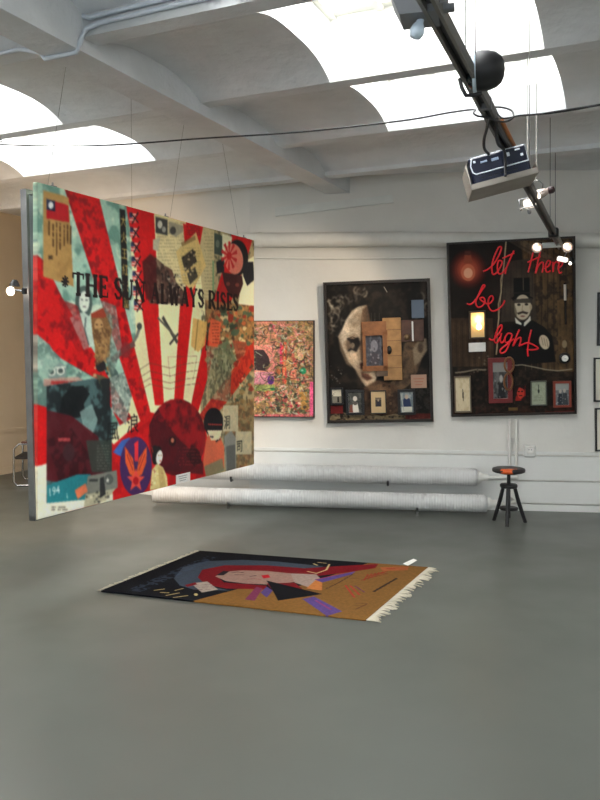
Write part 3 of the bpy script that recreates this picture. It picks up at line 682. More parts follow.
# ------------------------------------------------------------ paintings on the back wall
def wall_rect(quad, off, lean=0.0):
    """root matrix (bottom centre, in the plane of the front), width and height of a picture hung on the back wall"""
    TL, TR, BR, BL = [on_wall(x, y, off + (lean if i < 2 else 0)) for i, (x, y) in enumerate(quad)]
    e = (TR + BR - TL - BL); w = e.length / 2; e.normalize(); u = TL + TR - BL - BR; u = (u - e * u.dot(e)); u.normalize(); h = ((TL + TR - BL - BR) / 2).dot(u)
    return frame((TL + TR + BL + BR) / 4 - u * h / 2, e, u, e.cross(u)), w, h
class Wallpic:
    def __init__(s, quad, off, w, h, bg, seed, lean=0.0):
        s.M, s.W, s.Hh = wall_rect(quad, off, lean); s.off = off; s.art = Art(w, h, quad, bg, seed)
    def loc(s, px, py, z=0): a, b = s.art.unit(px, py); return Vector((-s.W / 2 + a * s.W, s.Hh * (1 - b), z))
    def canvas(s, name, root, m, z=0.0, inset=0.0, thick=.02):
        w, h = s.W / 2, s.Hh; return painted_slab(name, s.art, [(-w, h, z), (w, h, z), (w, 0, z), (-w, 0, z)], thick, m, root)
    def frame(s, root, fw, z0, z1, m):
        b = MB(); w, h = s.W, s.Hh; zc, t = (z0 + z1) / 2, z1 - z0
        for c, sz in (((-w / 2 + fw / 2, h / 2, zc), (fw, h, t)), ((w / 2 - fw / 2, h / 2, zc), (fw, h, t)), ((0, fw / 2, zc), (w - 2 * fw, fw, t)), ((0, h - fw / 2, zc), (w - 2 * fw, fw, t))): b.box(c, sz)
        return b.build('frame', m, root)
    def item(s, name, x0, y0, x1, y1, m, root, z0=.0, th=.02, bev=.003):
        a, b = s.loc(x0, y0), s.loc(x1, y1); return MB().box(((a.x + b.x) / 2, (a.y + b.y) / 2, z0 + th / 2), (abs(b.x - a.x), abs(a.y - b.y), th), bev=bev).build(name, m, root)
    def pic(s, x0, y0, x1, y1, root, fmat, fw, inner, mat_col, label, z0=0.0):
        """small framed picture fixed on the painting: part photo_frame > mount, photograph"""
        a, b = s.loc(x0, y0), s.loc(x1, y1); cx, cy, w, h = (a.x + b.x) / 2, (a.y + b.y) / 2, abs(b.x - a.x), abs(a.y - b.y)
        m = MB()
        for c, sz in (((cx - w / 2 + fw / 2, cy), (fw, h)), ((cx + w / 2 - fw / 2, cy), (fw, h)), ((cx, cy + h / 2 - fw / 2), (w - 2 * fw, fw)), ((cx, cy - h / 2 + fw / 2), (w - 2 * fw, fw))):
            m.box((*c, z0 + .014), (*sz, .028))
        f = m.build('photo_frame', fmat, root)
        if label: f['label'] = label
        MB().box((cx, cy, z0 + .007), (w - 1.9 * fw, h - 1.9 * fw, .01)).build('mount', mat_col, f)
        art, k = inner
        iw, ih = (w - 2 * fw) / 2 * k, (h - 2 * fw) / 2 * k
        painted_slab('photograph', art, [(cx - iw, cy + ih, z0 + .0135), (cx + iw, cy + ih, z0 + .0135), (cx + iw, cy - ih, z0 + .0135), (cx - iw, cy - ih, z0 + .0135)], .001, PHOTO, f)
        return f
PHOTO = paint_mat('photographic_print', .5, .25)
def small(bg, seed, fn, w=30, h=44):
    a = Art(w, h, [(0, 0), (30, 0), (30, 44), (0, 44)], bg, seed); fn(a); return a

# --- pink and olive assemblage, partly behind the hanging painting
PQ = [(222, 322.4), (313.2, 320.3), (313.2, 417.6), (222, 415.3)]
P = Wallpic(PQ, .06, 190, 210, (150, 116, 84), 11); a = P.art
m1, m2, m3 = a.nz(20, 3), a.nz(14, 3), a.nz(9, 3)
a.rect(222, 319, 314, 419, (214, 128, 116), .8, sm(m1, .45, .6)); a.rect(222, 319, 314, 419, (106, 94, 62), .8, sm(m2, .5, .62)); a.rect(222, 319, 314, 419, (196, 150, 84), .7, sm(m3, .55, .68))
a.rect(222, 322, 275, 340, (220, 150, 110), .7, sm(m2, .35, .6)); a.rect(276, 320, 284, 340, (206, 130, 110), .6)
PC = [(196, 60, 90), (226, 130, 136), (70, 90, 64), (60, 54, 44), (210, 186, 140), (190, 84, 50), (160, 120, 84), (120, 130, 90)]
a.scatter(222, 322, 313, 418, 90, PC, 1.5, 5, .65); a.scatter(222, 322, 313, 418, 240, [(226, 220, 200), (60, 50, 44), (110, 150, 120), (206, 70, 84), (80, 96, 60), (176, 140, 80)], 2, 6, .8, 'line')
a.rect(254, 345, 274, 384, (228, 140, 126), .9); a.rect(256, 334, 276, 345, (224, 142, 112), .8); a.poly([(253, 350), (263, 350), (268, 357), (270, 366), (265, 371), (254, 370)], (58, 44, 46)); a.rect(254, 372, 272, 384, (196, 130, 150), .8)
a.ell(270, 380, 3.4, 4.6, (84, 40, 110)); a.rect(254, 385, 274, 391, (140, 156, 86), .9); a.ell(272, 389, 2.6, 1.6, (50, 130, 76))
a.rect(279, 342, 282.6, 364, (232, 70, 100)); a.rect(281.5, 342, 286, 384, (222, 90, 62), .95); a.line([(284, 344), (283, 382)], 3, (236, 190, 120)); a.rect(290, 349, 296, 380, (226, 100, 80), .6)
a.ell(299, 352, 5.4, 9, (206, 176, 120)); a.ell(299.5, 353, 3, 5.4, (232, 186, 150)); a.ell(288.5, 364, 4, 7, (196, 150, 96), .9); a.scatter(285, 340, 308, 372, 40, [(214, 186, 130), (120, 80, 50), (226, 150, 120)], .8, 2, .8)
a.ell(302.5, 371, 3.4, 3.4, (44, 150, 100)); a.ell(301.6, 370.4, 1.2, 1.2, (150, 220, 180))
a.poly([(298, 392), (307, 392), (306, 400), (308, 410), (298, 410), (301, 401)], (176, 128, 66)); a.rect(309.5, 382, 313, 418, (236, 92, 140)); a.rect(254, 414, 313, 418, (224, 100, 110), .8); a.scatter(262, 388, 300, 414, 60, [(196, 50, 70), (90, 110, 80), (50, 44, 40), (220, 170, 130)], .8, 2.4, .85)
a.scatter(300, 322, 313, 350, 18, [(226, 140, 136), (110, 90, 60)], 1, 3, .8)
a.scatter(222, 322, 313, 418, 220, [(64, 58, 44), (96, 100, 66), (150, 130, 84), (44, 40, 38)], 3, 8, .75, 'line'); a.scatter(254, 322, 313, 342, 60, [(70, 74, 52), (120, 112, 76), (176, 140, 96), (222, 150, 140)], .8, 3, .7); a.scatter(274, 372, 308, 416, 80, [(74, 80, 56), (50, 44, 40), (196, 70, 70), (206, 180, 130)], .6, 2.6, .75)
a.scatter(222, 322, 313, 418, 150, [(206, 200, 176), (170, 190, 160), (60, 60, 46)], 2, 5, .8, 'line'); a.rect(309.8, 384, 313, 416, (232, 92, 136), .85); a.soft(1); a.grain(.25, .2)
root = thing('assemblage_painting', 'pink and olive crusted assemblage painting half hidden behind the hanging sunburst', 'painting', P.M)
P.canvas('canvas', root, paint_mat('crusted_paint', .65, .25, bump=40), thick=.05)
w, h = P.W / 2, P.Hh
o = MB().box((w + .006, h / 2, -.026), (.012, h, .056)).box((-w - .006, h / 2, -.026), (.012, h, .056)).box((0, -.005, -.026), (2 * w + .024, .01, .056)).box((0, h + .004, -.026), (2 * w + .024, .008, .056)).build('edge_strip', mat('dark_edge_strip', (44, 34, 36), .6), root)

# --- dark assemblage with a large pale stone face
MQ = [(324, 283.4), (430.6, 277.3), (432.8, 422.5), (326.7, 422.4)]
P = Wallpic(MQ, .05, 240, 300, (17, 14, 12), 21, .06); a = P.art
m1, m2, m3 = a.nz(30, 3), a.nz(16, 3), a.nz(9, 3)
BG_ = (178, 160, 136); DK = (24, 20, 18)
a.poly([(324, 283), (433, 277), (433, 423), (327, 423)], (50, 40, 32), .8, sm(m1, .5, .7))
# curls of hair
R_ = random.Random(12)
for k in range(70):
    if k < 44: x, y = R_.uniform(328, 344), R_.uniform(298, 336)
    elif k < 60: x = R_.uniform(342, 364); y = 304 - (x - 342) * .7 + R_.uniform(-4, 4)
    else: x, y = R_.uniform(417, 428), R_.uniform(296, 322)
    r = R_.uniform(1.6, 4.4); t0 = R_.random() * 6.28; sw = R_.uniform(.35, .6); c = R_.choice([(150, 140, 122), (186, 176, 154), (112, 104, 92), (90, 82, 72), (40, 35, 30)])
    a.line([(x + r * math.cos(t0 + e * sw), y + 1.2 * r * math.sin(t0 + e * sw)) for e in range(6)], R_.uniform(3, 6), c, .85)
a.soft(1)
# brow, nose, cheek and chin
a.poly([(367, 305), (358, 307), (352, 311), (346, 320), (342, 330), (338, 337), (344, 352), (348, 362), (355, 370), (364, 386), (373, 384), (378, 372), (372, 340), (364, 326), (362, 314)], BG_)
a.poly([(362, 310), (367, 305), (372, 330), (372, 370), (366, 372), (360, 344), (361, 322)], (110, 84, 62), .85); a.poly([(342, 330), (346, 320), (352, 312), (358, 308), (352, 320), (348, 334)], (222, 204, 178), .85)
a.poly([(352, 311), (366, 305), (364, 330), (370, 372), (362, 384), (350, 364), (340, 340)], (140, 116, 92), .55, sm(m1, .42, .62)); a.poly([(340, 334), (346, 322), (350, 330), (346, 350), (350, 362), (344, 352)], (226, 208, 184), .5); a.poly([(358, 342), (366, 336), (372, 352), (366, 366), (360, 360)], (96, 72, 54), .75); a.poly([(338, 337), (344, 352), (348, 362), (352, 368), (346, 364), (340, 350)], (120, 100, 80), .8)
a.poly([(347, 338), (353, 339), (358, 337), (360, 344), (356, 352), (351, 350), (348, 352), (346, 345)], DK); a.line([(344, 337), (352, 333), (360, 334)], 4, (200, 182, 156)); a.ell(352, 346, 2.2, 3, (110, 96, 80))
a.poly([(345, 352), (352, 354), (356, 352), (357, 366), (351, 364)], (206, 178, 146)); a.poly([(355, 366), (362, 362), (366, 366), (362, 370)], (60, 38, 30)); a.poly([(360, 372), (367, 374), (372, 378), (366, 381), (361, 377)], (96, 62, 48)); a.line([(361, 376), (370, 379)], 3, (46, 28, 22)); a.poly([(363, 380), (371, 381), (370, 386), (366, 388)], (202, 176, 146))
a.poly([(404, 344), (412, 334), (420, 342), (424, 352), (418, 368), (412, 382), (402, 390), (392, 392), (384, 388), (396, 376)], (104, 82, 60), .95); a.poly([(404, 344), (424, 352), (412, 382), (392, 392)], (60, 46, 36), .8, sm(m2, .45, .6)); a.poly([(412, 350), (418, 340), (426, 338), (427, 350), (419, 362), (414, 366)], (140, 122, 98), .85); a.ell(420, 348, 3, 5, (70, 54, 42), .9)
a.poly([(362, 388), (376, 380), (392, 384), (400, 392), (396, 416), (360, 416)], (86, 62, 44), .85); a.poly([(362, 388), (400, 392), (396, 416), (360, 416)], (48, 34, 26), .85, sm(m2, .45, .6))
a.ell(347, 345, 3.4, 5, (150, 124, 100), .7); a.poly([(348, 352), (356, 354), (360, 368), (354, 366)], (214, 192, 164), .7); a.poly([(366, 386), (380, 384), (392, 392), (384, 400), (370, 396)], (120, 92, 66), .7)
a.soft(3)
a.line([(347, 339), (352, 337), (358, 339)], 2.6, (30, 24, 20), .8); a.ell(352.4, 345, 1.6, 2.2, (128, 112, 94), .8)
a.poly([(329, 416), (338, 411), (352, 414), (366, 412), (380, 416), (394, 414), (410, 417), (428, 415), (430, 421), (328, 421)], (128, 112, 84), .9, sm(m2, .3, .55)); a.rect(404, 414, 430, 421, (100, 30, 26), .7); a.rect(330, 405, 342, 413, (104, 22, 22), .9)
a.scatter(366, 384, 400, 414, 30, [(120, 92, 66), (44, 32, 26)], .8, 2, .6); a.rect(404, 388, 429, 410, (58, 56, 50), .6, sm(m3, .45, .6)); a.line([(384, 287), (387, 292)], 3, (190, 180, 160)); a.scatter(330, 365, 342, 384, 16, [(96, 92, 84), (40, 36, 32)], .6, 1.4, .8)
for x in (367, 371, 374.5, 379): a.line([(x, 313), (x, 322)], 2.2, (90, 86, 78), .8)
a.grain(.14, .2)
root = thing('face_assemblage', 'black framed assemblage painting with a huge pale carved face and wooden bits', 'painting', P.M)
P.canvas('canvas', root, paint_mat('dark_varnished_paint', .6, .22, bump=20), z=-.012)
M_DKFR = mat('dark_wood_frame', (34, 25, 18), .5, noise=(14, .25, 4)); P.frame(root, .028, -.05, .02, M_DKFR)
WD = mat('warm_wood', (136, 88, 50), .6, noise=(16, .25, 5)); WD2 = mat('pale_plank_wood', (164, 124, 78), .65, noise=(14, .22, 5)); WD3 = mat('red_brown_wood', (78, 50, 38), .6, noise=(18, .3, 4))
Z = -.010
o = P.item('wooden_plank', 382, 318, 401.5, 380, WD2, root, Z, .03)
a1 = P.loc(388.5, 350); MB().lathe([(.028, 0), (.028, .003), (.001, .003)], T(a1.x, a1.y, Z + .030) @ Matrix.Diagonal((1, 1.6, 1, 1)), 16).build('knot_hole', M_BLACK, o)
for y in (330, 341, 356, 368):
    q, r = P.loc(382.3, y), P.loc(401.2, y - .6); MB().box(((q.x + r.x) / 2, q.y, Z + .0305), (abs(r.x - q.x), .004, .001)).build('board_joint', WD3, o)
o = P.item('wooden_lintel', 361, 322, 386, 332, WD, root, Z, .034)
b = MB()
for q in ((362, 331, 365.6, 370), (382, 331, 387, 370), (362, 331, 387, 335), (362, 366, 387, 370.5)):
    s0, s1 = P.loc(q[0], q[1]), P.loc(q[2], q[3]); b.box(((s0.x + s1.x) / 2, (s0.y + s1.y) / 2, Z + .025), (abs(s1.x - s0.x), abs(s0.y - s1.y), .05))
o = b.build('wooden_niche', WD, root); ar = small((92, 96, 104), 4, lambda z: (z.rect(0, 0, 30, 44, (60, 60, 70), .8, sm(z.nz(9), .4, .6)), z.ell(15, 16, 6, 8, (140, 140, 150), .8), z.rect(8, 26, 22, 42, (70, 66, 74)), z.scatter(6, 4, 24, 40, 20, [(170, 168, 172), (50, 46, 50)], 1, 3, .6)))
s0, s1 = P.loc(365, 334.5), P.loc(382.5, 366.5); painted_slab('niche_picture', ar, [(s0.x, s0.y, Z + .012), (s1.x, s0.y, Z + .012), (s1.x, s1.y, Z + .012), (s0.x, s1.y, Z + .012)], .008, PHOTO, o)
P.item('sill_block', 375, 368, 387, 376, mat('grey_wood', (92, 76, 62), .7), root, Z, .04)
P.item('dark_shutter', 400.8, 320, 424, 341, WD3, root, Z, .022); P.item('white_rule', 411.4, 321, 413.4, 341, M_CARD, root, Z + .022, .008); 
s0 = P.loc(406.5, 337); MB().lathe([(.03, 0), (.032, .01), (.022, .022), (.001, .026)], T(s0.x, s0.y, Z + .02), 16).build('round_knob', mat('tarnished_brass', (128, 104, 76), .4, metal=.5), root)
P.item('blue_grey_card', 411.4, 299.6, 424.4, 317.4, mat('blue_grey_card', (98, 112, 130), .6), root, Z, .008)
o = P.item('pink_card', 410, 375, 426.3, 388.4, mat('brown_pink_card', (176, 140, 118), .65), root, Z, .012); 
q = MB()
for j in range(3): s0 = P.loc(418, 379 + j * 3); q.box((s0.x, s0.y, Z + .0125), (.11 - .02 * j, .006, .001))
q.build('card_writing', mat('rust_ink', (170, 96, 70)), o)
BKF = mat('black_photo_frame', (20, 18, 18), .4)
P.pic(330, 387.5, 342.4, 403.8, root, BKF, .016, (small((206, 200, 180), 1, lambda z: (z.rect(0, 22, 30, 44, (120, 116, 104)), z.ell(19, 28, 3, 4, (30, 28, 26)), z.rect(16, 30, 22, 42, (30, 28, 26)), z.scatter(0, 0, 14, 22, 10, [(120, 116, 104)], 1, 4, .7))), .99), M_CARD, 'smallest black frame with a pale photograph')
P.pic(344.8, 389.6, 363.4, 414.4, root, BKF, .026, (small((90, 92, 88), 2, lambda z: (z.rect(0, 0, 30, 44, (54, 56, 54), .8, sm(z.nz(10), .4, .6)), z.ell(15, 9, 9, 7, (70, 72, 68)), z.ell(15, 14, 4.6, 5.4, (206, 200, 190)), z.poly([(9, 44), (10, 22), (20, 22), (23, 44)], (218, 214, 204)), z.ell(15, 24, 5, 4, (90, 84, 78)), z.poly([(2, 44), (3, 28), (9, 26), (10, 44)], (120, 70, 58)))), .99), M_CARD, 'black frame with a photograph of a seated person in white')
P.pic(369, 390.6, 385.2, 413.4, root, BKF, .008, (small((70, 62, 56), 3, lambda z: (z.rect(0, 0, 30, 12, (120, 106, 90)), z.ell(15, 13, 4, 6, (170, 150, 126)), z.poly([(6, 44), (8, 20), (22, 20), (25, 44)], (48, 46, 58)))), .42), mat('tan_mount', (212, 184, 138), .7), 'frame with a wide tan mount around a small portrait')
P.pic(396.4, 389.6, 414.8, 415, root, BKF, .026, (small((110, 122, 128), 4, lambda z: (z.rect(0, 0, 30, 16, (170, 176, 172), .8, sm(z.nz(9), .35, .6)), z.poly([(6, 36), (8, 14), (22, 14), (26, 36)], (44, 58, 92)), z.ell(15, 11, 4, 5, (190, 170, 150)), z.rect(3, 32, 27, 44, (206, 204, 190)), z.line([(2, 4), (8, 40)], 4, (180, 180, 170)))), .99), M_CARD, 'black frame with a bluish photograph')

# --- dark assemblage with the man in the top hat
RQ = [(445.6, 244), (573.2, 234.9), (578.2, 414.8), (452.6, 415.6)]
P = Wallpic(RQ, .05, 270, 350, (30, 23, 18), 31, .22); a = P.art
m1, m2, m3 = a.nz(36, 3), a.nz(18, 3), a.nz(10, 3)
a.poly([(518, 240), (573, 235), (577, 380), (545, 380), (530, 320)], (84, 64, 42)); 
for k in range(9): x = 520 + k * 6.3; a.line([(x, 239), (x + 3, 372)], 3.4, (40, 30, 22), .8); a.line([(x + 2.5, 239), (x + 5.5, 372)], 2.4, (112, 88, 60), .7)
a.poly([(518, 240), (573, 235), (577, 380), (530, 340)], (38, 30, 24), .75, sm(m2, .5, .62)); a.poly([(556, 300), (572, 296), (576, 374), (560, 374)], (124, 94, 58), .7, sm(m2, .3, .6))
a.poly([(505, 241), (520, 239), (560, 262), (556, 270)], (104, 92, 76), .55); a.line([(508, 240), (552, 264)], 4, (60, 50, 40), .8); a.line([(530, 239), (566, 247)], 4, (130, 112, 86), .7)
a.poly([(449, 318), (492, 318), (494, 366), (452, 366)], (62, 46, 32)); 
for k in range(7): x = 450 + k * 6; a.line([(x, 320), (x + 1.5, 366)], 3, (34, 26, 20), .8); a.line([(x + 3, 320), (x + 4.5, 366)], 2.4, (96, 70, 46), .6)
a.poly([(503, 262), (530, 258), (536, 320), (500, 322)], (66, 56, 46), .9); 
for k in range(6): x = 504 + k * 5.4; a.line([(x, 262), (x, 318)], 2.6, (44, 36, 30), .7)
a.photo([(447, 366), (577, 372), (578, 414), (452, 415)], (36, 28, 22), (22, 17, 14), (66, 50, 36), 20, .8); a.grain(.12, .3)
# bulb glowing in the dark
for k in range(16):
    r = 19 - k * .75; f_ = k / 15
    a.ell(467 + .4 * math.sin(k * 2), 270 + .4 * math.cos(k * 3), r, r * 1.06, (60 + 150 * f_, 16 + 74 * f_, 12 + 50 * f_), .22)
a.ell(467.2, 273, 7, 8.4, (206, 108, 74)); a.ell(467.2, 273.6, 4.4, 5, (238, 176, 140)); a.poly([(462.5, 264), (463.5, 255), (469.5, 255), (471.5, 264)], (150, 70, 48)); a.rect(463.6, 252, 469.4, 256, (86, 44, 34))
# man in top hat and dark coat
a.poly([(503, 350), (506, 330), (516, 322), (532, 320), (544, 327), (552, 336), (556, 362), (500, 366)], (18, 16, 16)); a.poly([(512, 278), (528, 277.5), (528.6, 296), (532, 297.5), (531, 300), (512, 300.5), (510, 298), (512.8, 296)], (16, 14, 14)); a.line([(521.6, 278), (522, 290)], 3.4, (112, 100, 84)); a.line([(512, 293), (529, 292.4)], 4, (44, 38, 34))
a.ell(521.6, 307, 8.4, 12.6, (196, 182, 156)); a.poly([(513, 302), (516, 312), (516, 318), (513.4, 312)], (110, 98, 80), .9); a.poly([(513, 299), (531, 298), (531, 302.6), (513, 303)], (60, 52, 46), .9); a.ell(517.8, 304.6, 1.8, 1.2, (50, 42, 38)); a.ell(525.4, 304.2, 1.8, 1.2, (50, 42, 38)); a.line([(521.6, 305), (521, 310), (523, 310.6)], 2.2, (140, 122, 100)); a.poly([(516, 312.6), (521.6, 310.8), (527.6, 312.2), (526, 314.2), (521.6, 313), (517.4, 314.6)], (62, 50, 42)); a.ell(521.8, 316, 2.4, .8, (130, 90, 78)); a.ell(529.8, 307, 1.3, 3, (176, 158, 130))
a.poly([(514, 317), (518, 321), (522, 323.6), (527, 319), (529.4, 315.4), (530, 320), (524, 326), (515, 323)], (226, 222, 208)); a.poly([(520.4, 321.6), (523.4, 321.6), (523, 327), (521, 327)], (30, 28, 28))
a.ell(544, 342, 5, 7.6, (206, 190, 160), rot=-20); 
for k in range(3): a.line([(541 + k * 2.6, 337 + k), (543 + k * 2.4, 345 + k)], 2, (120, 104, 84))
# pale rope and cracks
a.line([(504, 242), (503, 256), (502, 268), (499.5, 280), (500, 292), (497.5, 304), (498, 318), (496.4, 332), (497, 346), (496, 354)], 5.5, (170, 152, 116)); a.line([(504, 242), (502, 268), (500, 292), (498, 318), (496, 352)], 2, (222, 208, 170))
a.line([(512, 365.4), (522, 364.6), (534, 367), (546, 369.6), (558, 371), (573, 369.4)], 4.2, (160, 148, 124)); a.line([(456, 372), (466, 371), (476, 369), (486, 369.4)], 6, (120, 110, 92)); a.scatter(470, 354, 488, 374, 20, [(110, 100, 84), (30, 26, 22)], .6, 1.8, .7)
a.rect(454, 406, 577, 414, (70, 40, 30), .6, sm(m3, .45, .6)); a.line([(546, 413), (576, 412)], 3, (140, 44, 40)); a.ell(564.6, 344, 2.6, 4, (146, 128, 98))
a.soft(1)
root = thing('top_hat_assemblage', 'dark assemblage painting of a man in a top hat with red script letters', 'painting', P.M)
P.canvas('canvas', root, paint_mat('brown_varnished_paint', .6, .22, bump=20), z=-.012); P.frame(root, .02, -.05, .018, mat('black_brown_frame', (40, 32, 26), .5, noise=(14, .25, 4)))
# handwriting in bent red tube
NE = mat('bright_red_script', (206, 20, 30), .35, emit=((.75, .02, .03), .12))
def script(s, w, strokes):
    b = MB()
    for st in strokes:
        pts = [P.loc(x, y, .012) for x, y in st]; sm_ = []
        for i in range(len(pts) - 1):                     # Catmull-Rom
            p0, p1, p2, p3 = pts[max(0, i - 1)], pts[i], pts[i + 1], pts[min(len(pts) - 1, i + 2)]
            for k in range(5):
                t = k / 5; sm_.append(.5 * ((2 * p1) + (p2 - p0) * t + (2 * p0 - 5 * p1 + 4 * p2 - p3) * t * t + (3 * p1 - p0 - 3 * p2 + p3) * t ** 3))
        sm_.append(pts[-1]); b.tube(sm_, w, 6)
    o = b.build('lettering', NE, root); o['label'] = 'red handwritten word ' + s
script('let', .0085, [[(481.5, 271.5), (486, 269.5), (492, 264), (497, 255), (499.2, 248), (496.5, 247.6), (492.5, 256), (490, 266), (491, 274), (494.5, 273), (499, 266), (500, 261.5), (496.6, 261), (495.4, 267), (496.8, 273.4), (500.5, 273), (504, 268)], [(511.6, 250.6), (508, 259), (504.5, 268), (503.4, 274)], [(500.5, 258.5), (512, 253)]])
script('there', .0082, [[(531, 252), (528.6, 262), (526.2, 272)], [(525.4, 262), (538.5, 256)], [(538.6, 249), (536, 260), (533.6, 273), (536.5, 265), (540, 261.6), (541.4, 264), (540.4, 272)], [(542.6, 268), (547, 265), (548.4, 261), (545.6, 260.4), (543.6, 266), (545, 271.4), (549, 270)], [(551, 261), (551.4, 271.5), (552, 264), (555, 260.6), (556.2, 262.4)], [(556, 268), (560, 264.6), (560.6, 261), (558, 261.4), (556.6, 267), (558, 272.4), (560.2, 271)]])
script('be', .0085, [[(466, 303.5), (470, 304), (475, 299), (480, 291), (483.4, 286), (481.4, 285.6), (477.6, 294), (474.6, 302), (477, 307), (481.4, 305.4), (483.6, 301), (482, 297.4), (478.6, 298.6), (482.6, 302), (487.6, 303.6), (491.6, 299.4), (490.6, 295.6), (487.6, 298), (487, 305), (490.4, 310.4), (496, 309.4), (501, 305), (503.4, 300)]])
script('light', .0085, [[(488.4, 338), (492, 339.6), (496.6, 335), (500.4, 329), (500.6, 324.6), (497.6, 327), (494.8, 334), (493.8, 341), (496.6, 342), (499, 337)], [(500.6, 332.6), (499.4, 339), (501, 342.4), (504, 339)], [(511, 333.6), (507, 333), (504, 338), (505, 342), (509, 340.4), (511.4, 334), (508.6, 343), (505, 350.6), (500.6, 352.6), (500, 349), (506, 344), (513, 338.4)], [(518.4, 329), (515, 337), (512.4, 345.6), (516, 339), (519.6, 337), (520, 340), (518.4, 346)], [(530.4, 329.4), (528, 340), (527, 350), (527.6, 356)], [(519.8, 345), (526, 342.6), (532, 344), (537.6, 348), (532, 349.4), (526, 349)]])
# little framed lamp, cards and pictures
s0, s1 = P.loc(468, 311), P.loc(485.4, 338)
b = MB(); cx_, cy_, w_, h_ = (s0.x + s1.x) / 2, (s0.y + s1.y) / 2, abs(s1.x - s0.x), abs(s0.y - s1.y)
for c, sz in (((cx_ - w_ / 2 + .008, cy_), (.016, h_)), ((cx_ + w_ / 2 - .008, cy_), (.016, h_)), ((cx_, cy_ + h_ / 2 - .008), (w_, .016)), ((cx_, cy_ - h_ / 2 + .008), (w_, .016))): b.box((*c, .012), (*sz, .048))
lf = b.build('lamp_box', mat('dark_bronze', (62, 50, 36), .5), root); lf['label'] = 'small shadow box with a lit bulb'
MB().box((cx_, cy_, -.004), (w_ - .03, h_ - .03, .012)).build('box_back', mat('cream_lined_box', (226, 196, 140), .6), lf)
MB().lathe([(.001, -.032), (.02, -.026), (.03, -.008), (.026, .014), (.014, .03), (.012, .05)], T(cx_ + .012, cy_ - .02, .034) @ RX(-90), 16).build('light_bulb', mat('lit_filament_bulb', (255, 220, 160), .3, emit=((1.0, .72, .34), 3.0)), lf)
l = D.lights.new('lamp_box_light', 'POINT'); l.energy = .7; l.color = (1, .72, .38); l.shadow_soft_size = .03
lo = D.objects.new('lamp_box_light', l); COL.objects.link(lo); lo.parent = lf; lo.location = (cx_ + .012, cy_ + .06, .034)
o = P.item('caption_card', 468.4, 342.6, 485.4, 351, M_CARD, root, -.01, .010); o['label'] = 'white caption card'
RDF = mat('dark_red_frame', (112, 36, 34), .5, noise=(14, .2, 3)); RDF2 = mat('red_brown_photo_frame', (140, 62, 44), .5)
P.pic(487.4, 357.6, 512.6, 402, root, RDF, .045, (small((108, 106, 104), 6, lambda z: (z.rect(0, 0, 30, 44, (60, 60, 60), .8, sm(z.nz(10), .4, .62)), z.rect(0, 0, 30, 12, (140, 138, 134)), z.ell(17, 20, 3.4, 4.4, (176, 172, 166)), z.poly([(10, 44), (12, 26), (22, 25), (26, 44)], (40, 40, 42)), z.scatter(0, 22, 30, 44, 20, [(150, 148, 142), (46, 46, 46)], 1, 3, .7))), .99), M_CARD, 'dark red frame with a grey photograph')
cp = P.loc(508.4, 364), P.loc(508, 381)
b = MB()
for q, (rx, ry) in zip(cp, ((.045, .075), (.042, .085))): b.tube([q + Vector((rx * math.cos(t), ry * math.sin(t), .03)) for t in np.linspace(0, 6.283, 25)[:-1]], .0105, 8, closed=True)
o = b.build('spectacle_loops', mat('amber_loops', (128, 82, 46), .4), root); o['label'] = 'amber figure-eight loops'
P.pic(454.4, 375.4, 472, 411, root, mat('cream_thin_frame', (120, 104, 84), .5), .012, (small((222, 206, 172), 7, lambda z: (z.rect(0, 0, 30, 44, (200, 180, 140), .7, sm(z.nz(12), .5, .7)), z.poly([(14, 20), (17, 19), (17, 27), (14, 27)], (40, 34, 30)), z.line([(15, 16), (16, 30)], 3, (70, 60, 50)))), .99), M_CARD, 'narrow cream picture with a tiny dark figure')
s0 = P.loc(520.6, 393); fa = small((150, 30, 24), 8, lambda z: (z.rect(0, 0, 30, 44, (40, 18, 16), .95, sm(z.nz(14), .5, .6)), z.ell(16, 22, 10, 16, (206, 60, 40), .8), z.ell(11, 18, 3, 2, (40, 14, 14)), z.ell(20, 18, 3, 2, (40, 14, 14)), z.rect(11, 28, 21, 31, (60, 16, 16)), z.poly([(0, 0), (30, 0), (26, 12), (12, 6), (6, 20), (0, 44)], (34, 18, 16))))
painted_slab('red_face_print', fa, [(s0.x - .052, s0.y + .08, -.006), (s0.x + .052, s0.y + .08, -.006), (s0.x + .052, s0.y - .08, -.006), (s0.x - .052, s0.y - .08, -.006)], .006, PHOTO, root)
P.pic(530.4, 381, 547.4, 405.4, root, mat('grey_green_frame', (90, 92, 80), .5), .01, (small((168, 174, 150), 9, lambda z: (z.rect(0, 0, 30, 44, (150, 156, 134), .7, sm(z.nz(10), .5, .7)), z.line([(15, 6), (15, 22)], 3, (60, 66, 60)), z.ell(15, 18, 2, 4, (40, 44, 40)), z.scrawl(5, 26, 25, 38, 4, (110, 116, 100), 2))), .99), M_CARD, 'pale green picture in a thin frame')
P.pic(553.2, 381.4, 572.4, 407.6, root, RDF2, .022, (small((118, 122, 124), 10, lambda z: (z.rect(0, 0, 30, 14, (160, 164, 160)), z.ell(11, 16, 3, 4, (190, 182, 170)), z.ell(20, 15, 3, 4, (190, 182, 170)), z.poly([(4, 44), (7, 21), (15, 21), (16, 44)], (50, 56, 64)), z.poly([(16, 44), (16, 20), (25, 20), (28, 44)], (66, 70, 74)), z.scatter(2, 20, 28, 44, 18, [(170, 172, 168), (40, 44, 50)], 1, 2.4, .7))), .99), M_CARD, 'red-brown frame with a photograph of two people')
P.item('brass_plate', 509, 407.6, 518.4, 410.6, mat('brass_plate', (120, 92, 52), .4, metal=.6), root, -.01, .006)
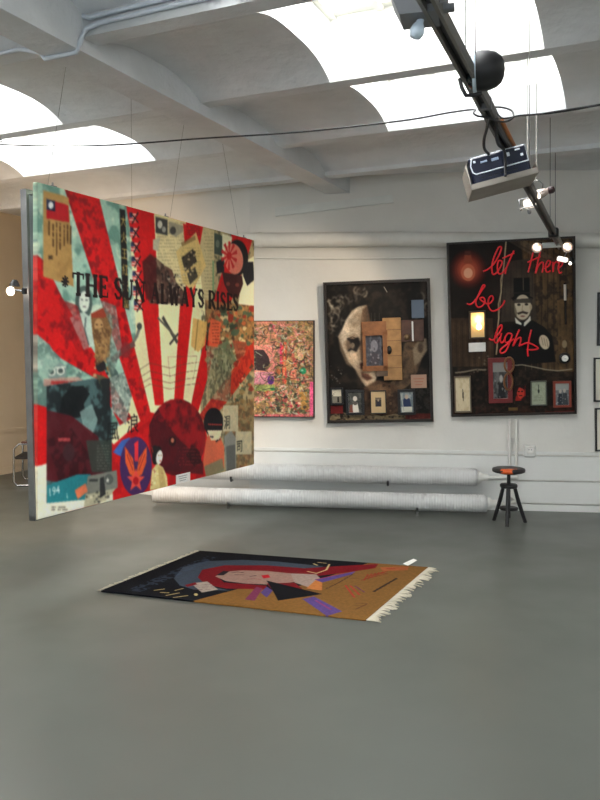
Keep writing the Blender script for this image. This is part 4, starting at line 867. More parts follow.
b = MB(); q0_, q1_ = P.loc(563.6, 282, .004), P.loc(565.4, 324, .004); b.tube([q0_, q1_], .011, 8); ro = b.build('glass_tube', mat('dark_glass_tube', (40, 34, 32), .2), root); MB().tube([q0_ + (q1_ - q0_) * .04, q0_ + (q1_ - q0_) * .42], .0125, 8).build('tube_filling', mat('pale_tube_filling', (206, 196, 186), .3), ro)
s0 = P.loc(565, 358.2); dl = MB().lathe([(.056, 0), (.056, .018), (.05, .026), (.001, .026)], T(s0.x, s0.y, -.012), 24).build('round_dial', M_BLACK, root)
MB().lathe([(.033, 0), (.033, .006), (.026, .012), (.001, .013)], T(s0.x, s0.y, .014), 20).build('dial_face', M_CARD, dl); MB().box((s0.x, s0.y - .004, .0275), (.02, .004, .002)).build('dial_mark', M_BLACK, dl)

# --- three framed sheets at the right edge
for k, (x0, y0, y1, lab) in enumerate(((597.6, 292.6, 345.5, 'top one of three black framed sheets with a dark grey print'), (594, 358, 401.5, 'middle one of three black framed sheets with a cream mount'), (595.4, 408.4, 451, 'lowest of three black framed sheets, just above the wall board line'))):
    x1 = x0 + 62
    Pq = Wallpic([(x0, y0), (x1, y0 - .6), (x1, y1 + 1.2), (x0, y1)], .025, 60, 44, (224, 220, 204) if k else (120, 122, 126), 40 + k); z = Pq.art
    if k == 0: z.rect(x0, y0, x0 + 60, y1, (70, 72, 78), .9, sm(z.nz(14), .4, .6))
    else: z.rect(x0 + 15, y0 + 9, x0 + 50, y1 - 9, (150, 144, 130)); z.rect(x0 + 17, y0 + 11, x0 + 48, y1 - 11, (70, 68, 64), .8, sm(z.nz(12), .4, .6))
    o = thing('framed_print', lab, 'framed print', Pq.M, 'framed sheets in a column at the right edge'); Pq.canvas('print', o, PHOTO, z=-.006, thick=.01); Pq.frame(o, .016, -.025, .004, mat('thin_black_frame', (22, 22, 24), .4))
# ------------------------------------------------------------ ribbed heating pipes along the foot of the wall
M_RIB = mat('off_white_ribbed_metal', (206, 206, 204), .55, noise=(4, .08, 4))
def heater(name, lab, pl, pr, r, knob_x):
    d = (pr - pl); L = d.length; d.normalize(); M = frame(pl, d, UP.cross(d).normalized(), d.cross(UP.cross(d).normalized()).normalized())
    o = thing('ribbed_heating_pipe', lab, 'heating pipe', M, 'ribbed heating pipes at the foot of the wall')
    prof = []; n = 130
    for i in range(n):
        a = .02 + (L - .04) * i / n; b_ = (L - .04) / n
        prof += [(r - .005, a), (r, a + b_ * .3), (r, a + b_ * .62), (r - .005, a + b_ * .95)]
    R = Matrix.Rotation(math.pi / 2, 4, 'Y')
    MB().lathe([(.001, 0), (r - .012, 0)] + prof + [(r - .012, L), (.001, L)], R, 20).build('ribbed_tube', M_RIB, o)
    e = MB().lathe([(.05, L - .005), (.062, L + .01), (.062, L + .03), (.036, L + .05), (.036, L + .11)], R, 16).build('end_flange', M_PIPE, o)
    return o, M, L
y0 = .105
lo_l, lo_r = on_wall(154, 496, .22), on_wall(487, 503, .31); lo_l.z = .112; lo_r.z = .112
up_l, up_r = on_wall(160, 476, .14), on_wall(477, 478, .17); up_l.z = .365; up_r.z = .352
lowp, LM, LL = heater('x', 'lower ribbed white heating pipe, lying just above the floor', lo_l, lo_r, .090, 0)
upp, UM, UL = heater('x', 'upper ribbed white heating pipe, behind and above the lower one', up_l, up_r, .092, 0)
lp = MB(); e0 = LM @ Vector((LL + .10, 0, 0))
q = on_wall(509.5, 505, .055); q.z = .19
lp.tube([e0, e0 + (LM.to_3x3() @ Vector((.05, 0, 0))), Vector((q.x, e0.y, e0.z + .02)), Vector((q.x, q.y, e0.z + .04)), q], .018, 10)
ob = lp.build('connecting_pipe', M_PIPE, lowp); ob.matrix_parent_inverse = LM.inverted()
e1 = UM @ Vector((UL + .10, 0, 0)); q = on_wall(516.3, 476, .055); q.z = e1.z + .0
ob = MB().tube([e1, e1 + UM.to_3x3() @ Vector((.06, 0, 0)), Vector((q.x - .02, e1.y - .0, e1.z)), Vector((q.x, q.y - .02, e1.z + .005)), Vector((q.x, q.y, e1.z + .06))], .018, 10).build('connecting_pipe', M_PIPE, upp); ob.matrix_parent_inverse = UM.inverted()
for M_, L_, par, xs, zz in ((LM, LL, lowp, (.24, .80), -.092), (UM, UL, upp, (.24, .73), -.094)):
    for f_ in xs:
        p0 = M_ @ Vector((L_ * f_, 0, 0)); w0 = WALL0 + WX * (p0 - WALL0).dot(WX); depth = (p0 - w0).dot(WN)
        b = MB(); fl = p0.copy(); fl.z = p0.z + zz
        b.tube([w0 + UP * (fl.z + .01) + WN * .04, fl + UP * .008, fl + UP * .006 + WN * .09, fl + UP * .05 + WN * .105], .012, 8)
        if par is lowp: b.tube([Vector((fl.x, fl.y, 0)) + WN * .085, fl + UP * .01 + WN * .085], .016, 8)
        ob = b.build('bracket', M_CHROME if par is lowp else M_BLACK, par); ob.matrix_parent_inverse = M_.inverted()

# ------------------------------------------------------------ stool
sc = Vector((1.985, 7.40, 0))
st = thing('swivel_stool', 'small black three-legged wooden stool with an orange splash on its seat', 'stool', T(*sc))
seat_m = mat('painted_seat', (44, 40, 42), .4)
nt = seat_m.node_tree; nn = nt.nodes; sb = nn['Principled BSDF']; tcn = [n for n in nn if n.type == 'TEX_COORD'][0]
mp = nn.new('ShaderNodeMapping'); mp.inputs['Location'].default_value = (.035, .10, -.515); nt.links.new(tcn.outputs['Object'], mp.inputs['Vector'])
gr = nn.new('ShaderNodeTexNoise'); gr.inputs['Scale'].default_value = 26; nt.links.new(tcn.outputs['Object'], gr.inputs['Vector'])
ln = nn.new('ShaderNodeVectorMath'); ln.operation = 'LENGTH'; nt.links.new(mp.outputs['Vector'], ln.inputs[0])
ad = nn.new('ShaderNodeMath'); ad.operation = 'MULTIPLY_ADD'; ad.inputs[1].default_value = .12; nt.links.new(gr.outputs['Fac'], ad.inputs[0]); nt.links.new(ln.outputs['Value'], ad.inputs[2])
lt = nn.new('ShaderNodeMath'); lt.operation = 'LESS_THAN'; lt.inputs[1].default_value = .125; nt.links.new(ad.outputs[0], lt.inputs[0])
mx = nn.new('ShaderNodeMix'); mx.data_type = 'RGBA'; old = sb.inputs['Base Color'].links[0].from_socket
nt.links.new(old, mx.inputs[6]); mx.inputs[7].default_value = (*lin((226, 96, 34)), 1); nt.links.new(lt.outputs[0], mx.inputs[0]); nt.links.new(mx.outputs[2], sb.inputs['Base Color'])
MB().lathe([(.001, .482), (.13, .482), (.152, .492), (.155, .508), (.15, .522), (.13, .528), (.02, .523), (.001, .523)], None, 32).build('seat', seat_m, st)
b = MB(); prof = [(.03, .478)]
for i in range(30): prof += [(.0185, .475 - i * .0125), (.0155, .469 - i * .0125)]
MB().lathe([(.09, .483), (.09, .472), (.03, .466), (.018, .46)] + [(.0185 if i % 2 else .0155, .45 - i * .0065) for i in range(62)], None, 16).build('spindle', M_BLACKWOOD, st)
MB().lathe([(.02, .375), (.075, .375), (.082, .366), (.082, .348), (.075, .338), (.02, .338)], None, 24).build('collar', M_BLACKWOOD, st)
MB().lathe([(.02, .152), (.085, .152), (.088, .142), (.085, .130), (.02, .130)], None, 24).build('lower_disc', M_BLACKWOOD, st)
for k in range(3):
    t = math.radians((-110, 130, 10)[k]); dx, dy = math.cos(t), math.sin(t)
    MB().tube([(dx * .055, dy * .055, .362), (dx * .10, dy * .10, .20), (dx * .17, dy * .17, 0.0)], [.017, .02, .017], 8, smooth=False).build('leg', M_BLACKWOOD, st)

# ------------------------------------------------------------ rug
rq = [(200, 550.6), (428, 567), (366, 619.5), (101, 590.5)]
rc = [level(x, y, .012) for x, y in rq]; org = (rc[2] + rc[3]) / 2; org.z = 0
A = Art(330, 230, rq, (128, 90, 44), 77)
n1, n2 = A.nz(16, 3), A.nz(8, 2)
NAVY, GOLD, RRED, SLATE = (16, 17, 23), (132, 92, 44), (120, 18, 26), (66, 76, 88)
A.poly([(101, 590.5), (200, 550.6), (365, 562.6), (300, 584), (250, 597), (188, 600.5)], NAVY)
A.poly([(188, 600.5), (235, 588), (290, 590), (320, 600), (366, 619.5)], GOLD)
def arc(rx, ry, c, cx=257, cy=577.5): A.ell(cx, cy, rx, ry, c)
A.poly([(172, 578), (182, 567), (205, 561), (240, 559.6), (270, 561), (320, 566), (300, 570), (250, 568), (215, 571), (203, 577), (206, 586), (226, 590), (190, 589), (177, 585)], SLATE)
A.poly([(195, 577), (200, 569.5), (222, 565), (262, 565), (300, 568), (330, 566), (375, 563.8), (372, 568), (345, 572), (300, 577), (262, 576), (225, 572), (214, 576), (220, 582), (262, 585), (262, 589), (222, 588), (202, 584)], RRED)
A.poly([(212, 576), (220, 571.6), (238, 570), (262, 570.6), (286, 573), (310, 574), (316, 578), (300, 580), (286, 582), (262, 584), (240, 583), (222, 580.6)], (160, 126, 112))
A.poly([(286, 573), (312, 574), (318, 580), (308, 588), (290, 582)], (164, 142, 130)); A.poly([(262, 583), (290, 582), (300, 590), (270, 592)], RRED)
A.line([(228, 572.5), (234, 571.6), (240, 572.4)], 3.4, (40, 26, 30)); A.line([(231, 574.4), (240, 574.4)], 3.4, (40, 26, 30)); A.line([(246, 576), (252, 575)], 3.4, (40, 26, 30)); A.line([(243, 579), (250, 578), (257, 579.4)], 2.4, (150, 70, 70)); A.poly([(257, 575), (264, 574), (266, 577), (259, 578)], (190, 30, 40)); A.poly([(213, 575), (220, 570.6), (226, 571), (220, 575)], (30, 24, 30))
A.poly([(262, 580), (318.5, 593.6), (273.5, 600), (268, 590)], (18, 18, 22)); A.poly([(262, 586), (268, 590), (262, 597), (256, 592)], (86, 66, 120)); A.poly([(240, 599), (252, 586), (258, 588), (250, 600)], (120, 50, 80))
A.poly([(298, 598.4), (310, 596), (340, 611), (324, 615.4)], (92, 70, 130)); A.line([(312, 600), (328, 609)], 5, (140, 60, 110)); A.poly([(302, 588), (312, 579), (318, 580), (318, 590)], (196, 120, 62)); A.poly([(310, 579), (352, 571), (348, 574), (318, 582)], (92, 70, 130)); A.line([(312, 579), (340, 573)], 3, (190, 50, 60))
A.line([(303, 571), (312, 573), (322, 569.5), (325, 564)], 5, (216, 190, 130)); A.line([(309, 563.4), (313, 565)], 5, (216, 190, 130)); A.line([(313, 562), (322, 563)], 4, (216, 190, 130))
for q in ([(152, 590), (162, 588.6)], [(158, 592), (166, 592.4)], [(163, 595), (176, 592.4)], [(170, 597), (184, 595)], [(172, 590), (180, 588)]): A.line(q, 4.4, (206, 180, 120))
A.poly([(188, 583), (204, 581), (214, 589), (198, 592)], (176, 160, 146)); A.scrawl(190, 583, 210, 590, 4, (90, 40, 50), 2.4, .8); A.poly([(182, 584.6), (192, 582), (194, 584), (184, 586.4)], RRED); A.ell(192, 594, 2, 1.2, (206, 180, 120))
A.poly([(126, 590), (206, 556), (216, 557), (140, 591.6)], (70, 86, 110), .55, sm(n2, .4, .55)); 
A.line([(322, 588.5), (335, 582), (350, 573.4)], 5, (60, 44, 34), .85); A.line([(322, 588.5), (350, 573.4)], 1.6, GOLD)
for k in range(6): A.line([(361 + k * 3.6, 580 - k * 1.4), (365 + k * 3.8, 574 - k * .6)], 3.6, (150, 50, 34)); 
A.line([(358, 580), (385, 573)], 3, (130, 40, 30)); A.line([(364, 576), (382, 572.6)], 3, (130, 40, 30))
for k in range(3): A.line([(342 + k * 5, 585 + k * .3), (352 + k * 5, 597 - k * 2.6)], 4.4, ((176, 46, 44), (176, 46, 44), (96, 50, 90))[k], .85)
A.line([(346, 589), (364, 583)], 2.4, GOLD); A.line([(350, 593), (368, 587)], 2.4, GOLD)
for k in range(5): A.line([(372 + k * 4.6, 591.4 - k * 2.6), (376.5 + k * 4.6, 588.6 - k * 2.6)], 7, (44, 32, 28), .9)
A.scrawl(352, 602, 366, 606, 2, (84, 50, 34), 2.4, .8); A.scrawl(386, 568, 404, 570, 1, (120, 50, 34), 3, .8); A.scrawl(340, 576, 356, 579, 2, (96, 60, 40), 2.4, .8)
A.line([(354, 609), (366, 603.6)], 3, (90, 56, 36)); A.line([(372, 615.6), (424, 570)], 3, (150, 110, 56), .8); A.poly([(377, 567), (407, 566.4), (406, 570), (380, 571)], (196, 90, 56), .55); A.line([(384, 568.4), (392, 568.2)], 6, (150, 40, 34), .8)
A.a *= .84 * (1 + (A.nz(4, 1)[..., None] - .5) * .14)
o = thing('rug', 'dark and gold picture rug with white fringes lying on the grey floor', 'rug', T(*org))
def rl_(p): q = p - org; return (q.x, q.y, .012)
painted_slab('pile', A, [rl_(p) for p in rc], .010, paint_mat('wool_pile', .95, .1, bump=160), o)
M_FR = mat('cream_fringe', (186, 178, 158), .9)
RD = random.Random(8)
for (p, q, nm, lo_, hi_, n_) in ((rc[1], rc[2], 'fringe', .05, .10, 70), (rc[0], rc[3], 'fringe', .035, .06, 60)):
    d = (p - q).normalized(); out = Vector((d.y, -d.x, 0)); out = out if nm and (p == rc[1]) else -out
    b = MB()
    for i in range(n_):
        t = (i + .5) / n_; s0 = p.lerp(q, t) - org; L_ = RD.uniform(lo_, hi_); sk = RD.uniform(-.4, .4)
        e_ = s0 + out * L_ + d * sk * .05; s0.z = .007; e_.z = .004; m_ = (s0 + e_) / 2 + d * RD.uniform(-.008, .008); m_.z = .009
        b.tube([s0, m_, e_], [.0045, .0055, .003] if p == rc[1] else [.003, .004, .002], 5)
    fo = b.build('fringe', M_FR, o)
c0, c1, c2, c3 = [level(x, y, .004) for x, y in ((403, 563.4), (413.5, 558.6), (417, 560), (408, 565.4))]
pc = MB().prism([p - c3 + UP * 0 for p in (c0, c1, c2, c3)], UP * .002).build('floor_label', M_CARD); pc.location = c3
pc.location.z = .001 - .0; 
cx = (c0 + c1 + c2 + c3) / 4 - c3
tag(pc, 'small white label card on the floor behind the rug corner', 'label card')

# ------------------------------------------------------------ tubular chair by the far wall, mostly behind the hanging painting
ch = thing('tube_chair', 'small chrome tube armchair with brown armrests by the far left wall', 'chair', T(-3.25, 9.72, 0) @ RZ(8))
for s in (-1, 1):
    y = .25 * s
    MB().tube([(.30, y, .015), (-.22, y, .015), (-.26, y, .06), (-.26, y, .46), (-.20, y, .52), (.24, y, .52)], .013, 8).build('side_frame', M_CHROME, ch)
    MB().box((.03, y, .537), (.40, .04, .03), bev=.008).build('armrest', mat('brown_armrest', (92, 52, 34), .5), ch)
MB().tube([(.24, -.25, .52), (.24, .25, .52)], .012, 8).build('cross_bar', M_CHROME, ch); MB().tube([(.30, -.25, .015), (.30, .25, .015)], .012, 8).build('cross_bar', M_CHROME, ch)
MB().box((0, 0, .35), (.50, .5, .035), bev=.01).build('seat', mat('dark_canvas', (40, 36, 34), .8), ch)
MB().box((.25, 0, .68), (.03, .5, .26), bev=.008).build('backrest', mat('dark_canvas', (40, 36, 34), .8), ch)
for y in (-.235, .235): MB().tube([(.24, y, .35), (.25, y, .82)], .012, 8).build('back_post', M_CHROME, ch)

# ------------------------------------------------------------ spotlight helper
def spot(name, parent, loc, target, power, angle, col, r=.03):
    l = D.lights.new(name, 'SPOT'); l.energy = power; l.spot_size = math.radians(angle); l.spot_blend = .6; l.color = col; l.shadow_soft_size = r
    o = D.objects.new(name, l); COL.objects.link(o); o.parent = parent
    Mi = parent.matrix_world.inverted(); a = Mi @ Vector(loc); b = Mi @ Vector(target)
    o.location = a; o.rotation_euler = (b - a).to_track_quat('-Z', 'Y').to_euler()
def aim(loc, target):
    q = (Vector(target) - Vector(loc)).to_track_quat('Z', 'Y'); return T(*loc) @ q.to_matrix().to_4x4()
HAL = (1.0, .80, .58)
# clamp lamp on the edge of the backing panel
cl_at = at(14, 288, 4.95)
cl = thing('clamp_lamp', 'tiny clamp spotlight shining warm light behind the sunburst painting', 'lamp', T(*cl_at))
e_ = at(22.5, 291, 4.97) - cl_at
MB().tube([(-.005, 0, -.012), e_], .006, 8).build('arm', M_CHROME, cl)
MB().box(e_ + Vector((.012, .0, 0)), (.026, .03, .04), bev=.004).build('clamp', M_BLACK, cl)
MB().lathe([(.012, .03), (.022, .02), (.03, 0), (.034, -.012)], T(.004, 0, .022), 16).build('shade', M_BLACK, cl)
MB().lathe([(.001, -.03), (.018, -.024), (.026, 0), (.018, .02), (.001, .026)], T(-.022, 0, -.018), 14).build('bulb', M_GLASSW, cl)
spot('clamp_lamp_light', cl, cl_at + Vector((-.05, .06, -.02)), (-3.9, 10.6, .9), 190, 95, (1.0, .66, .36))

# ------------------------------------------------------------ lighting bar
ZB = 2.67
b0, b1 = level(431, 3, ZB), level(561, 247, ZB); bd = (b1 - b0).normalized(); b0 = b0 - bd * 1.2; bs = Vector((bd.y, -bd.x, 0))
def bar_at(y):                                           # the bar where it crosses this height of the photo
    d = F_PX * (ZB - EYE) / (HY - y); return b0 + bd * ((d - b0.y) / bd.y)
bar = thing('lighting_bar', 'long dull metal lighting bar slung under the ceiling on wires', 'lighting bar', frame(b0, bd, -bs, UP))
LB = (b1 - b0).length
MB().box((LB / 2, 0, .018), (LB, .050, .012)).box((LB / 2, .019, -.006), (LB, .012, .036)).box((LB / 2, -.019, -.006), (LB, .012, .036)).build('rail', mat('dull_rail_metal', (120, 117, 112), .5, metal=.35), bar)
MB().box((LB / 2, 0, .004), (LB - .02, .026, .010)).build('conductor_strip', M_BLACK, bar)
def on_bar(w): return (bar.matrix_world.inverted() @ w).x
x_ = on_bar(bar_at(233)); MB().box((x_, 0, 0), (.09, .085, .085), bev=.01).build('end_bracket', M_BLACK, bar)
x_ = on_bar(bar_at(104)); MB().box((x_, 0, 0), (.03, .056, .05)).build('joint_strap', M_ALU, bar)
def hung(px, ytop, y_end, zoff, lab, dx=0, r=.0026, m=None):
    p = bar_at(y_end); e = Vector((p.x + dx, p.y, ZB + zoff)); top = Vector((e.x, e.y, 3.9)); u_ = e.dot(UD); v_ = e.dot(VD)
    zt = None
    for (u0, u1) in RIBS:
        if u0 - .01 <= u_ <= u1 + .01: zt = 3.42
    if zt is None:
        for i, (u0, u1) in enumerate(bays):
            if u0 <= u_ <= u1:
                lit_ = i in lit and any(a <= v_ <= b_ for a, b_ in SKY_V); zt = Z_TOP if lit_ else vz((u_ - u0) / (u1 - u0), i) + .005
    o = MB().tube([e, Vector((e.x, e.y, zt or 3.5))], r, 6).build('hanging_wire', m or M_WIRE)
    tag(o, lab, 'wire', 'wires holding the lighting bar'); return o
for k, (y_, dx, lab) in enumerate(((62, .012, 'nearest thin wire of the lighting bar, rising behind the black spotlight'), (72, .028, 'second thin wire of the lighting bar, close behind the nearest one'), (168, .06, 'thin wire of the lighting bar rising behind the projector tray, left of the white pair'), (178, .02, 'pale wire of the lighting bar above the caged lamp, left of two'), (186, .05, 'pale wire of the lighting bar above the small black-ended spotlight'), (222, .02, 'thin wire rising from the far end of the lighting bar, left of two'), (232, .02, 'thin wire rising from the far bracket of the lighting bar, right of two'))):
    hung(0, 0, y_, .025, lab, dx, .0026 if k not in (3, 4) else .0034, M_WIRE if k not in (3, 4) else mat('pale_cord', (176, 172, 164), .6))

# floodlight with grey hood at the near end
fp = bar_at(14); dfl = fp.y; FM = T(*at(419, 11, dfl)) @ RZ(-14)
fl = thing('floodlight', 'grey hooded floodlight fixed beside the near end of the lighting bar', 'lamp', FM)
b = MB(); tx, ty = .088, .09
top = [(-tx, -ty, .045), (tx, -ty, .045), (tx, ty, .045), (-tx, ty, .045)]; bot = [(-.055, -.06, -.03), (.062, -.06, -.03), (.062, .06, -.03), (-.055, .06, -.03)]
b.add(top + bot, [(4, 7, 6, 5), (0, 1, 5, 4)[::-1], (1, 2, 6, 5)[::-1], (2, 3, 7, 6)[::-1], (3, 0, 4, 7)[::-1]])
ti = [(x * .94, y * .94, .045) for x, y, z in top]; bi = [(x * .9, y * .9, -.024) for x, y, z in bot]
b.add(ti + bi, [(4, 5, 6, 7), (0, 1, 5, 4), (1, 2, 6, 5), (2, 3, 7, 6), (3, 0, 4, 7)]); b.add(top + ti, [(0, 1, 5, 4), (1, 2, 6, 5), (2, 3, 7, 6), (3, 0, 4, 7)])
b.build('hood', M_GREYMETAL, fl)
MB().tube([(-.05, 0, .02), (.05, 0, .02)], .012, 10).build('lamp_tube', M_GLASSW, fl)
MB().box((.085, 0, .0), (.05, .03, .02), bev=.003).build('mounting_arm', M_GREYMETAL, fl)
MB().lathe([(.012, .0), (.013, -.012), (.020, -.024), (.024, -.042), (.018, -.058), (.001, -.064)], T(.005, .0, -.028) @ RX(-8) @ RY(16), 18).build('glass_bulb', mat('pale_blue_bulb_glass', (206, 222, 236), .08, spec=.9), fl)
# round black spotlight
sp = at(482, 71, bar_at(75).y + .02)
MP = T(*sp) @ RZ(-16) @ RY(90)                            # local z towards the right
bs_ = thing('round_spotlight', 'round black spotlight with a white rim beside the lighting bar', 'lamp', MP)
MB().lathe([(.074, -.02), (.076, 0), (.074, .025), (.066, .052), (.05, .072), (.03, .082), (.001, .086)], None, 28).build('housing', M_BLACK, bs_)
MB().lathe([(.070, -.034), (.078, -.034), (.079, -.022), (.072, -.020)], None, 28).build('rim', mat('pale_blue_white_rim', (206, 220, 230), .3), bs_)
MB().lathe([(.070, -.03), (.06, -.05), (.035, -.062), (.001, -.066)], None, 24).build('lens', mat('dark_lens_glass', (30, 40, 44), .08, spec=.8), bs_)
br = MB(); MI = MP.inverted(); pb = bar_at(75); 
br.tube([(.085, 0, .0), (.09, 0, -.03), (.088, 0, -.06), (.06, 0, -.075), (0.02, 0, -.085)], .008, 8); br.tube([MI @ (pb + UP * -.01), (.0, 0, -.07)], .012, 8).build('yoke', M_BLACK, bs_)

# projector on its tray under the bar
pm_ = at(502, 187, 4.0)
TM = T(*pm_) @ RZ(-9) @ RY(-13.5)
tr = thing('projector_tray', 'grey metal tray slung under the lighting bar, tipped up at its right end', 'tray', TM)
TW, TD = .335, .30
M_TRAY = mat('grey_beige_tray', (150, 142, 132), .55, noise=(8, .1, 4))
MB().box((0, 0, 0), (TW, TD, .012), bev=.003).build('base', M_TRAY, tr)
MB().box((0, -TD / 2 + .004, .012), (TW, .008, .024)).build('front_lip', M_TRAY, tr)
MB().box((0, TD / 2 - .004, .018), (TW, .008, .036)).build('back_lip', M_TRAY, tr)
for s in (-1, 1): MB().prism([(s * TW / 2, -TD / 2, 0), (s * TW / 2, TD / 2, 0), (s * TW / 2, TD / 2, .13 if s < 0 else .05), (s * TW / 2, -TD / 2 + .03, .13 if s < 0 else .05), (s * TW / 2, -TD / 2, .05)], (-s * .006, 0, 0)).build('side_plate', M_TRAY, tr)
mI = TM.inverted(); b = MB()
for f_ in (-.05, .05): p0 = bar_at(158) ; w_ = mI @ (p0 + bd * f_ * 2 + UP * -.02); b.tube([w_, (w_.x, TD / 2 - .02 if f_ > 0 else .0, .02)], .006, 8)
b.build('hanger', M_ALU, tr)
PJ = TM @ T(-.006, -.03, .0085)
pj = thing('projector', 'dark navy projector with white edging lying in the grey tray', 'projector', PJ)
NV = mat('navy_black_plastic', (20, 26, 46), .35)
BW_, BD_, BH_ = .288, .22, .150
MB().box((0, 0, BH_ / 2 + .0), (BW_, BD_, BH_), bev=.012).build('body', NV, pj)
yF = -BD_ / 2 - .001
wt = mat('white_edging', (226, 232, 240), .4)
MB().tube([(-BW_ / 2 + .02, yF, BH_ - .008), (-BW_ / 2 + .006, yF, BH_ * .7), (-BW_ / 2 + .010, yF, .072), (-BW_ / 2 + .024, yF, .060), (BW_ / 2 - .004, yF, .062)], .0035, 6).build('edging', wt, pj)
MB().tube([(-BW_ / 2 + .02, yF, BH_ - .006), (BW_ / 2 - .006, yF, BH_ - .006), (BW_ / 2 - .004, yF, .064)], .002, 6).build('edging', wt, pj)
for k, (x, z, w2, h2) in enumerate(((-.07, .112, .035, .010), (-.015, .110, .036, .014), (.052, .116, .014, .020), (.10, .128, .026, .008), (.115, .098, .014, .014), (-.115, .122, .012, .012))):
    MB().box((x, yF - .001, z), (w2, .004, h2), bev=.002).build('port', mat('pale_blue_port', (150, 166, 190), .4) if k in (0, 1) else wt, pj)
sl = MB()
for k in range(6): sl.box((-.09 + k * .032, yF, .036), (.022, .003, .005))
sl.build('vent', M_BLACK, pj)
MB().lathe([(.03, 0), (.03, .03), (.025, .03), (.02, .012), (.001, .010)], T(.05, BD_ / 2 - .002, .06) @ RX(-90), 20).build('lens', M_BLACK, pj)

# halogen lamps near the far end of the bar
def bulb_spot(p, tgt, power, par, ang=70): spot('halogen_light', par, p, tgt, power, ang, HAL)
qc = at(527.5, 204, bar_at(204).y)
cg = thing('caged_halogen_lamp', 'glowing square glass halogen lamp just right of the projector tray', 'lamp', T(*qc) @ RZ(-20) @ RY(-8))
gm = mat('frosted_lamp_glass', (232, 226, 220), .25, emit=((1.0, .88, .74), .8))
MB().box((.015, 0, 0), (.085, .07, .055), bev=.012).build('glass_block', gm, cg)
MB().lathe([(.001, -.02), (.016, -.012), (.016, .012), (.001, .02)], T(0, -.042, -.006), 12).build('bulb', M_GLASSW, cg)
c_ = MB()
for x in (-.052, .062): c_.tube([(x, -.038, -.03), (x, -.038, .034), (x, .038, .034), (x, .038, -.03)], .005, 6, closed=True)
for z in (-.03, .034): c_.tube([(-.052, -.038, z), (.062, -.038, z)], .004, 6)
c_.build('cage', M_ALU, cg); MB().lathe([(.001, -.075), (.012, -.07), (.014, -.052), (.008, -.03)], T(.005, 0, 0), 12).build('tail_knob', M_ALU, cg)
MB().tube([(0.02, 0, .03), (.03, .0, .06)], .006, 6).build('stem', M_ALU, cg)
q2 = at(542.5, 193, bar_at(196).y + .05)
s2 = thing('small_spotlight', 'small lit spotlight with a black end cap and a wire loop', 'lamp', T(*q2) @ RZ(-15))
MB().lathe([(.014, -.05), (.03, -.045), (.034, -.02), (.026, .02), (.016, .04)], RY(70) @ T(0, 0, 0), 16).build('reflector', mat('shiny_reflector', (226, 206, 196), .2, metal=.6), s2)
MB().lathe([(.001, -.02), (.017, -.014), (.02, 0), (.014, .016), (.001, .02)], T(-.032, -.02, -.022), 12).build('bulb', M_GLASSW, s2)
MB().lathe([(.014, 0), (.024, .006), (.026, .03), (.018, .044), (.001, .048)], T(.034, 0, .012) @ RY(75), 16).build('end_cap', mat('black_red_cap', (44, 18, 20), .4), s2)
MB().tube([(.0, 0, .02), (.002, 0, .06), (-.02, 0, .085), (-.05, 0, .085), (-.068, 0, .06)], .0035, 6).build('wire_loop', M_WIRE, s2)
def ring_lamp(px, py, name, lab, d, tgt, power):
    p = at(px, py, d); M = aim(p, p + Vector((-.3, -1, -.25)))
    o = thing(name, lab, 'lamp', M)
    MB().lathe([(.018, -.05), (.034, -.03), (.05, .0), (.052, .012), (.046, .012), (.03, -.012), (.001, -.02)], None, 20).build('reflector', mat('shiny_reflector', (226, 206, 196), .2, metal=.6), o)
    MB().lathe([(.001, -.012), (.016, -.006), (.018, .004), (.010, .014), (.001, .017)], T(-.012, .01, 0), 14).build('bulb', M_GLASSW, o)
    MB().lathe([(.014, -.085), (.018, -.08), (.018, -.045)], None, 12).build('socket', M_BLACK, o)
    if power: bulb_spot(p + (Vector(tgt) - p).normalized() * .07, tgt, power, o)
    return o
dE = bar_at(244).y
r1 = ring_lamp(537, 247.5, 'ring_spotlight', 'round glowing spotlight at the left end of the pale tube, before the red script', dE - .06, on_wall(420, 420, 0), 0)
r2 = ring_lamp(567.5, 247, 'ring_spotlight', 'round glowing spotlight at the right end of the pale tube, at the bar tip', dE - .06, on_wall(500, 300, 0), 0)
p0, p1 = at(542.5, 245.5, dE - .02), at(562, 244.5, dE - .02)
o = MB().tube([p0, p1], .026, 12).build('ballast_tube', mat('pale_grey_tube', (206, 212, 212), .4)); tag(o, 'short pale tube between two round spotlights, across the bar end', 'tube')
q3 = at(563.5, 259.5, dE - .03)
s3 = thing('double_halogen_lamp', 'lowest lamp of the bar, two small glowing bulbs under its far tip', 'lamp', T(*q3) @ RZ(-10) @ RY(14))
MB().box((-.01, 0, 0), (.10, .05, .045), bev=.01).build('glass_block', gm, s3)
MB().lathe([(.001, -.016), (.013, -.01), (.013, .01), (.001, .016)], T(-.03, -.03, 0), 12).build('bulb', M_GLASSW, s3)
MB().lathe([(.03, -.03), (.036, -.02), (.02, .02), (.01, .034)], T(.075, 0, .008) @ RY(-20), 14).build('shade', M_BLACK, s3)
MB().lathe([(.001, -.016), (.013, -.01), (.013, .01), (.001, .016)], T(.068, -.02, -.024), 12).build('bulb', M_GLASSW, s3)
MB().tube([(0, .01, .02), (.015, .03, .075)], .005, 6).build('stem', M_ALU, s3)
# beams of the halogens on the pictures and the wall
spot('halogen_beam', cg, qc + Vector((-.09, -.02, -.03)), on_wall(286, 335, 0), 95, 46, HAL)
spot('halogen_beam', s2, q2 + Vector((-.08, 0, -.06)), on_wall(378, 350, 0), 22, 44, HAL)

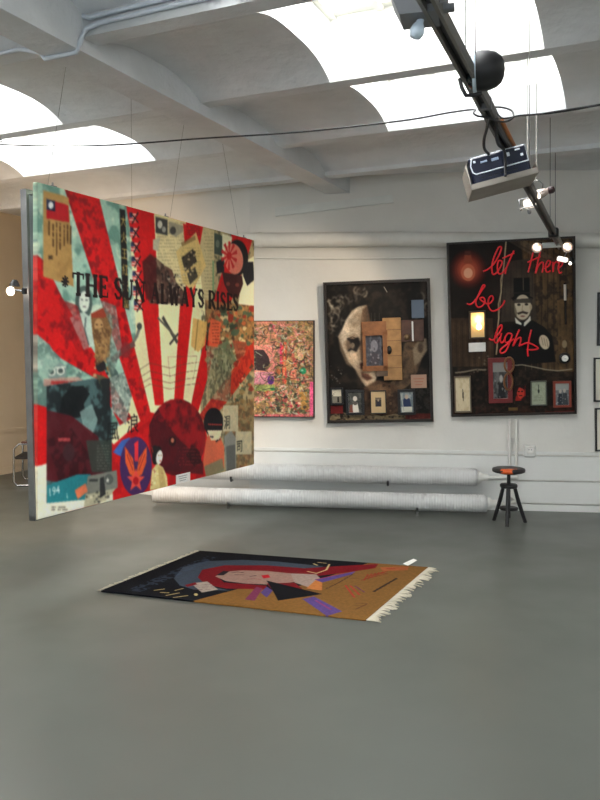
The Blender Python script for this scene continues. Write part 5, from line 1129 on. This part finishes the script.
# ------------------------------------------------------------ black cable across the room
kx = bar_at(113); vcab = lambda w: w
left_pts = []
for (x, y, t) in ((-60, 141, 1.06), (0, 144.5, 1.0), (60, 146, .9), (120, 144.6, .78), (200, 138.6, .62), (300, 132, .42), (400, 121, .20), (450, 112.5, .09)):
    d = 3.47 + (4.70 - 3.47) * t; left_pts.append(at(x, y, d))
k0 = kx
loop1 = [at(474, 109.6, k0.y + .02), at(473.4, 113, k0.y - .04), at(478, 116, k0.y - .06), at(488, 117.5, k0.y - .06), at(497, 121, k0.y - .05), at(506, 121.5, k0.y - .03), at(513, 117.6, k0.y), at(512, 111, k0.y + .04), at(503, 107.6, k0.y + .06), at(494, 107.5, k0.y + .06), at(496, 112, k0.y + .05), at(502, 118, k0.y + .02), at(511, 117.5, k0.y - .0)]
right_pts = [at(520, 115.5, k0.y - .02), at(545, 113.6, k0.y - .07), at(575, 109.4, k0.y - .13), at(602, 104.5, k0.y - .19), at(660, 96, k0.y - .3)]
def smooth(pts, n=6):
    out = []
    for i in range(len(pts) - 1):
        p0, p1, p2, p3 = pts[max(0, i - 1)], pts[i], pts[i + 1], pts[min(len(pts) - 1, i + 2)]
        for k in range(n):
            t = k / n; out.append(.5 * ((2 * p1) + (p2 - p0) * t + (2 * p0 - 5 * p1 + 4 * p2 - p3) * t * t + (3 * p1 - p0 - 3 * p2 + p3) * t ** 3))
    return out + [pts[-1]]
BLK = mat('black_cable_rubber', (22, 20, 22), .5)
dirL = (left_pts[0] - left_pts[1]).normalized(); tL = (V_L - left_pts[0].dot(VD)) / dirL.dot(VD); dirR = (right_pts[-1] - right_pts[-2]).normalized(); tR = (V_R - right_pts[-1].dot(VD)) / dirR.dot(VD)
dirL.z = 0; dirR.z = .0
pts = [left_pts[0] + dirL * (tL - .03)] + left_pts + loop1 + right_pts + [right_pts[-1] + dirR * (tR - .03)]
o = MB().tube(smooth(pts), .0045, 8).build('power_cable', BLK)
tag(o, 'long black cable sagging across the room and looped over the lighting bar', 'cable')
d1 = k0.y
o = MB().tube(smooth([at(489, 117, d1 - .055), at(487, 128, d1 + .1), at(484, 140, d1 + .25), at(485, 150, d1 + .36), at(492, 155, 3.93), at(497, 152.5, 3.95)]), .007, 8).build('drop_cable', BLK); tag(o, 'left of two black cables dropping from the cable loop to the projector', 'cable', 'cables dropping to the projector')
o = MB().tube(smooth([at(497, 119, d1 - .04), at(496, 132, d1 + .1), at(498, 144, d1 + .28), at(504, 150, d1 + .36), at(505, 160, 3.83), at(505.4, 176, 3.80)]), .007, 8).build('drop_cable', BLK); tag(o, 'right of two black cables dropping from the cable loop over the projector front', 'cable', 'cables dropping to the projector')
o = MB().tube([bar_at(122) + bs * .034 - UP * .0, bar_at(147) + bs * .034], .010, 8).build('orange_cable', mat('orange_cable_rubber', (196, 120, 60), .5)); tag(o, 'short orange cable running along the right side of the lighting bar', 'cable')
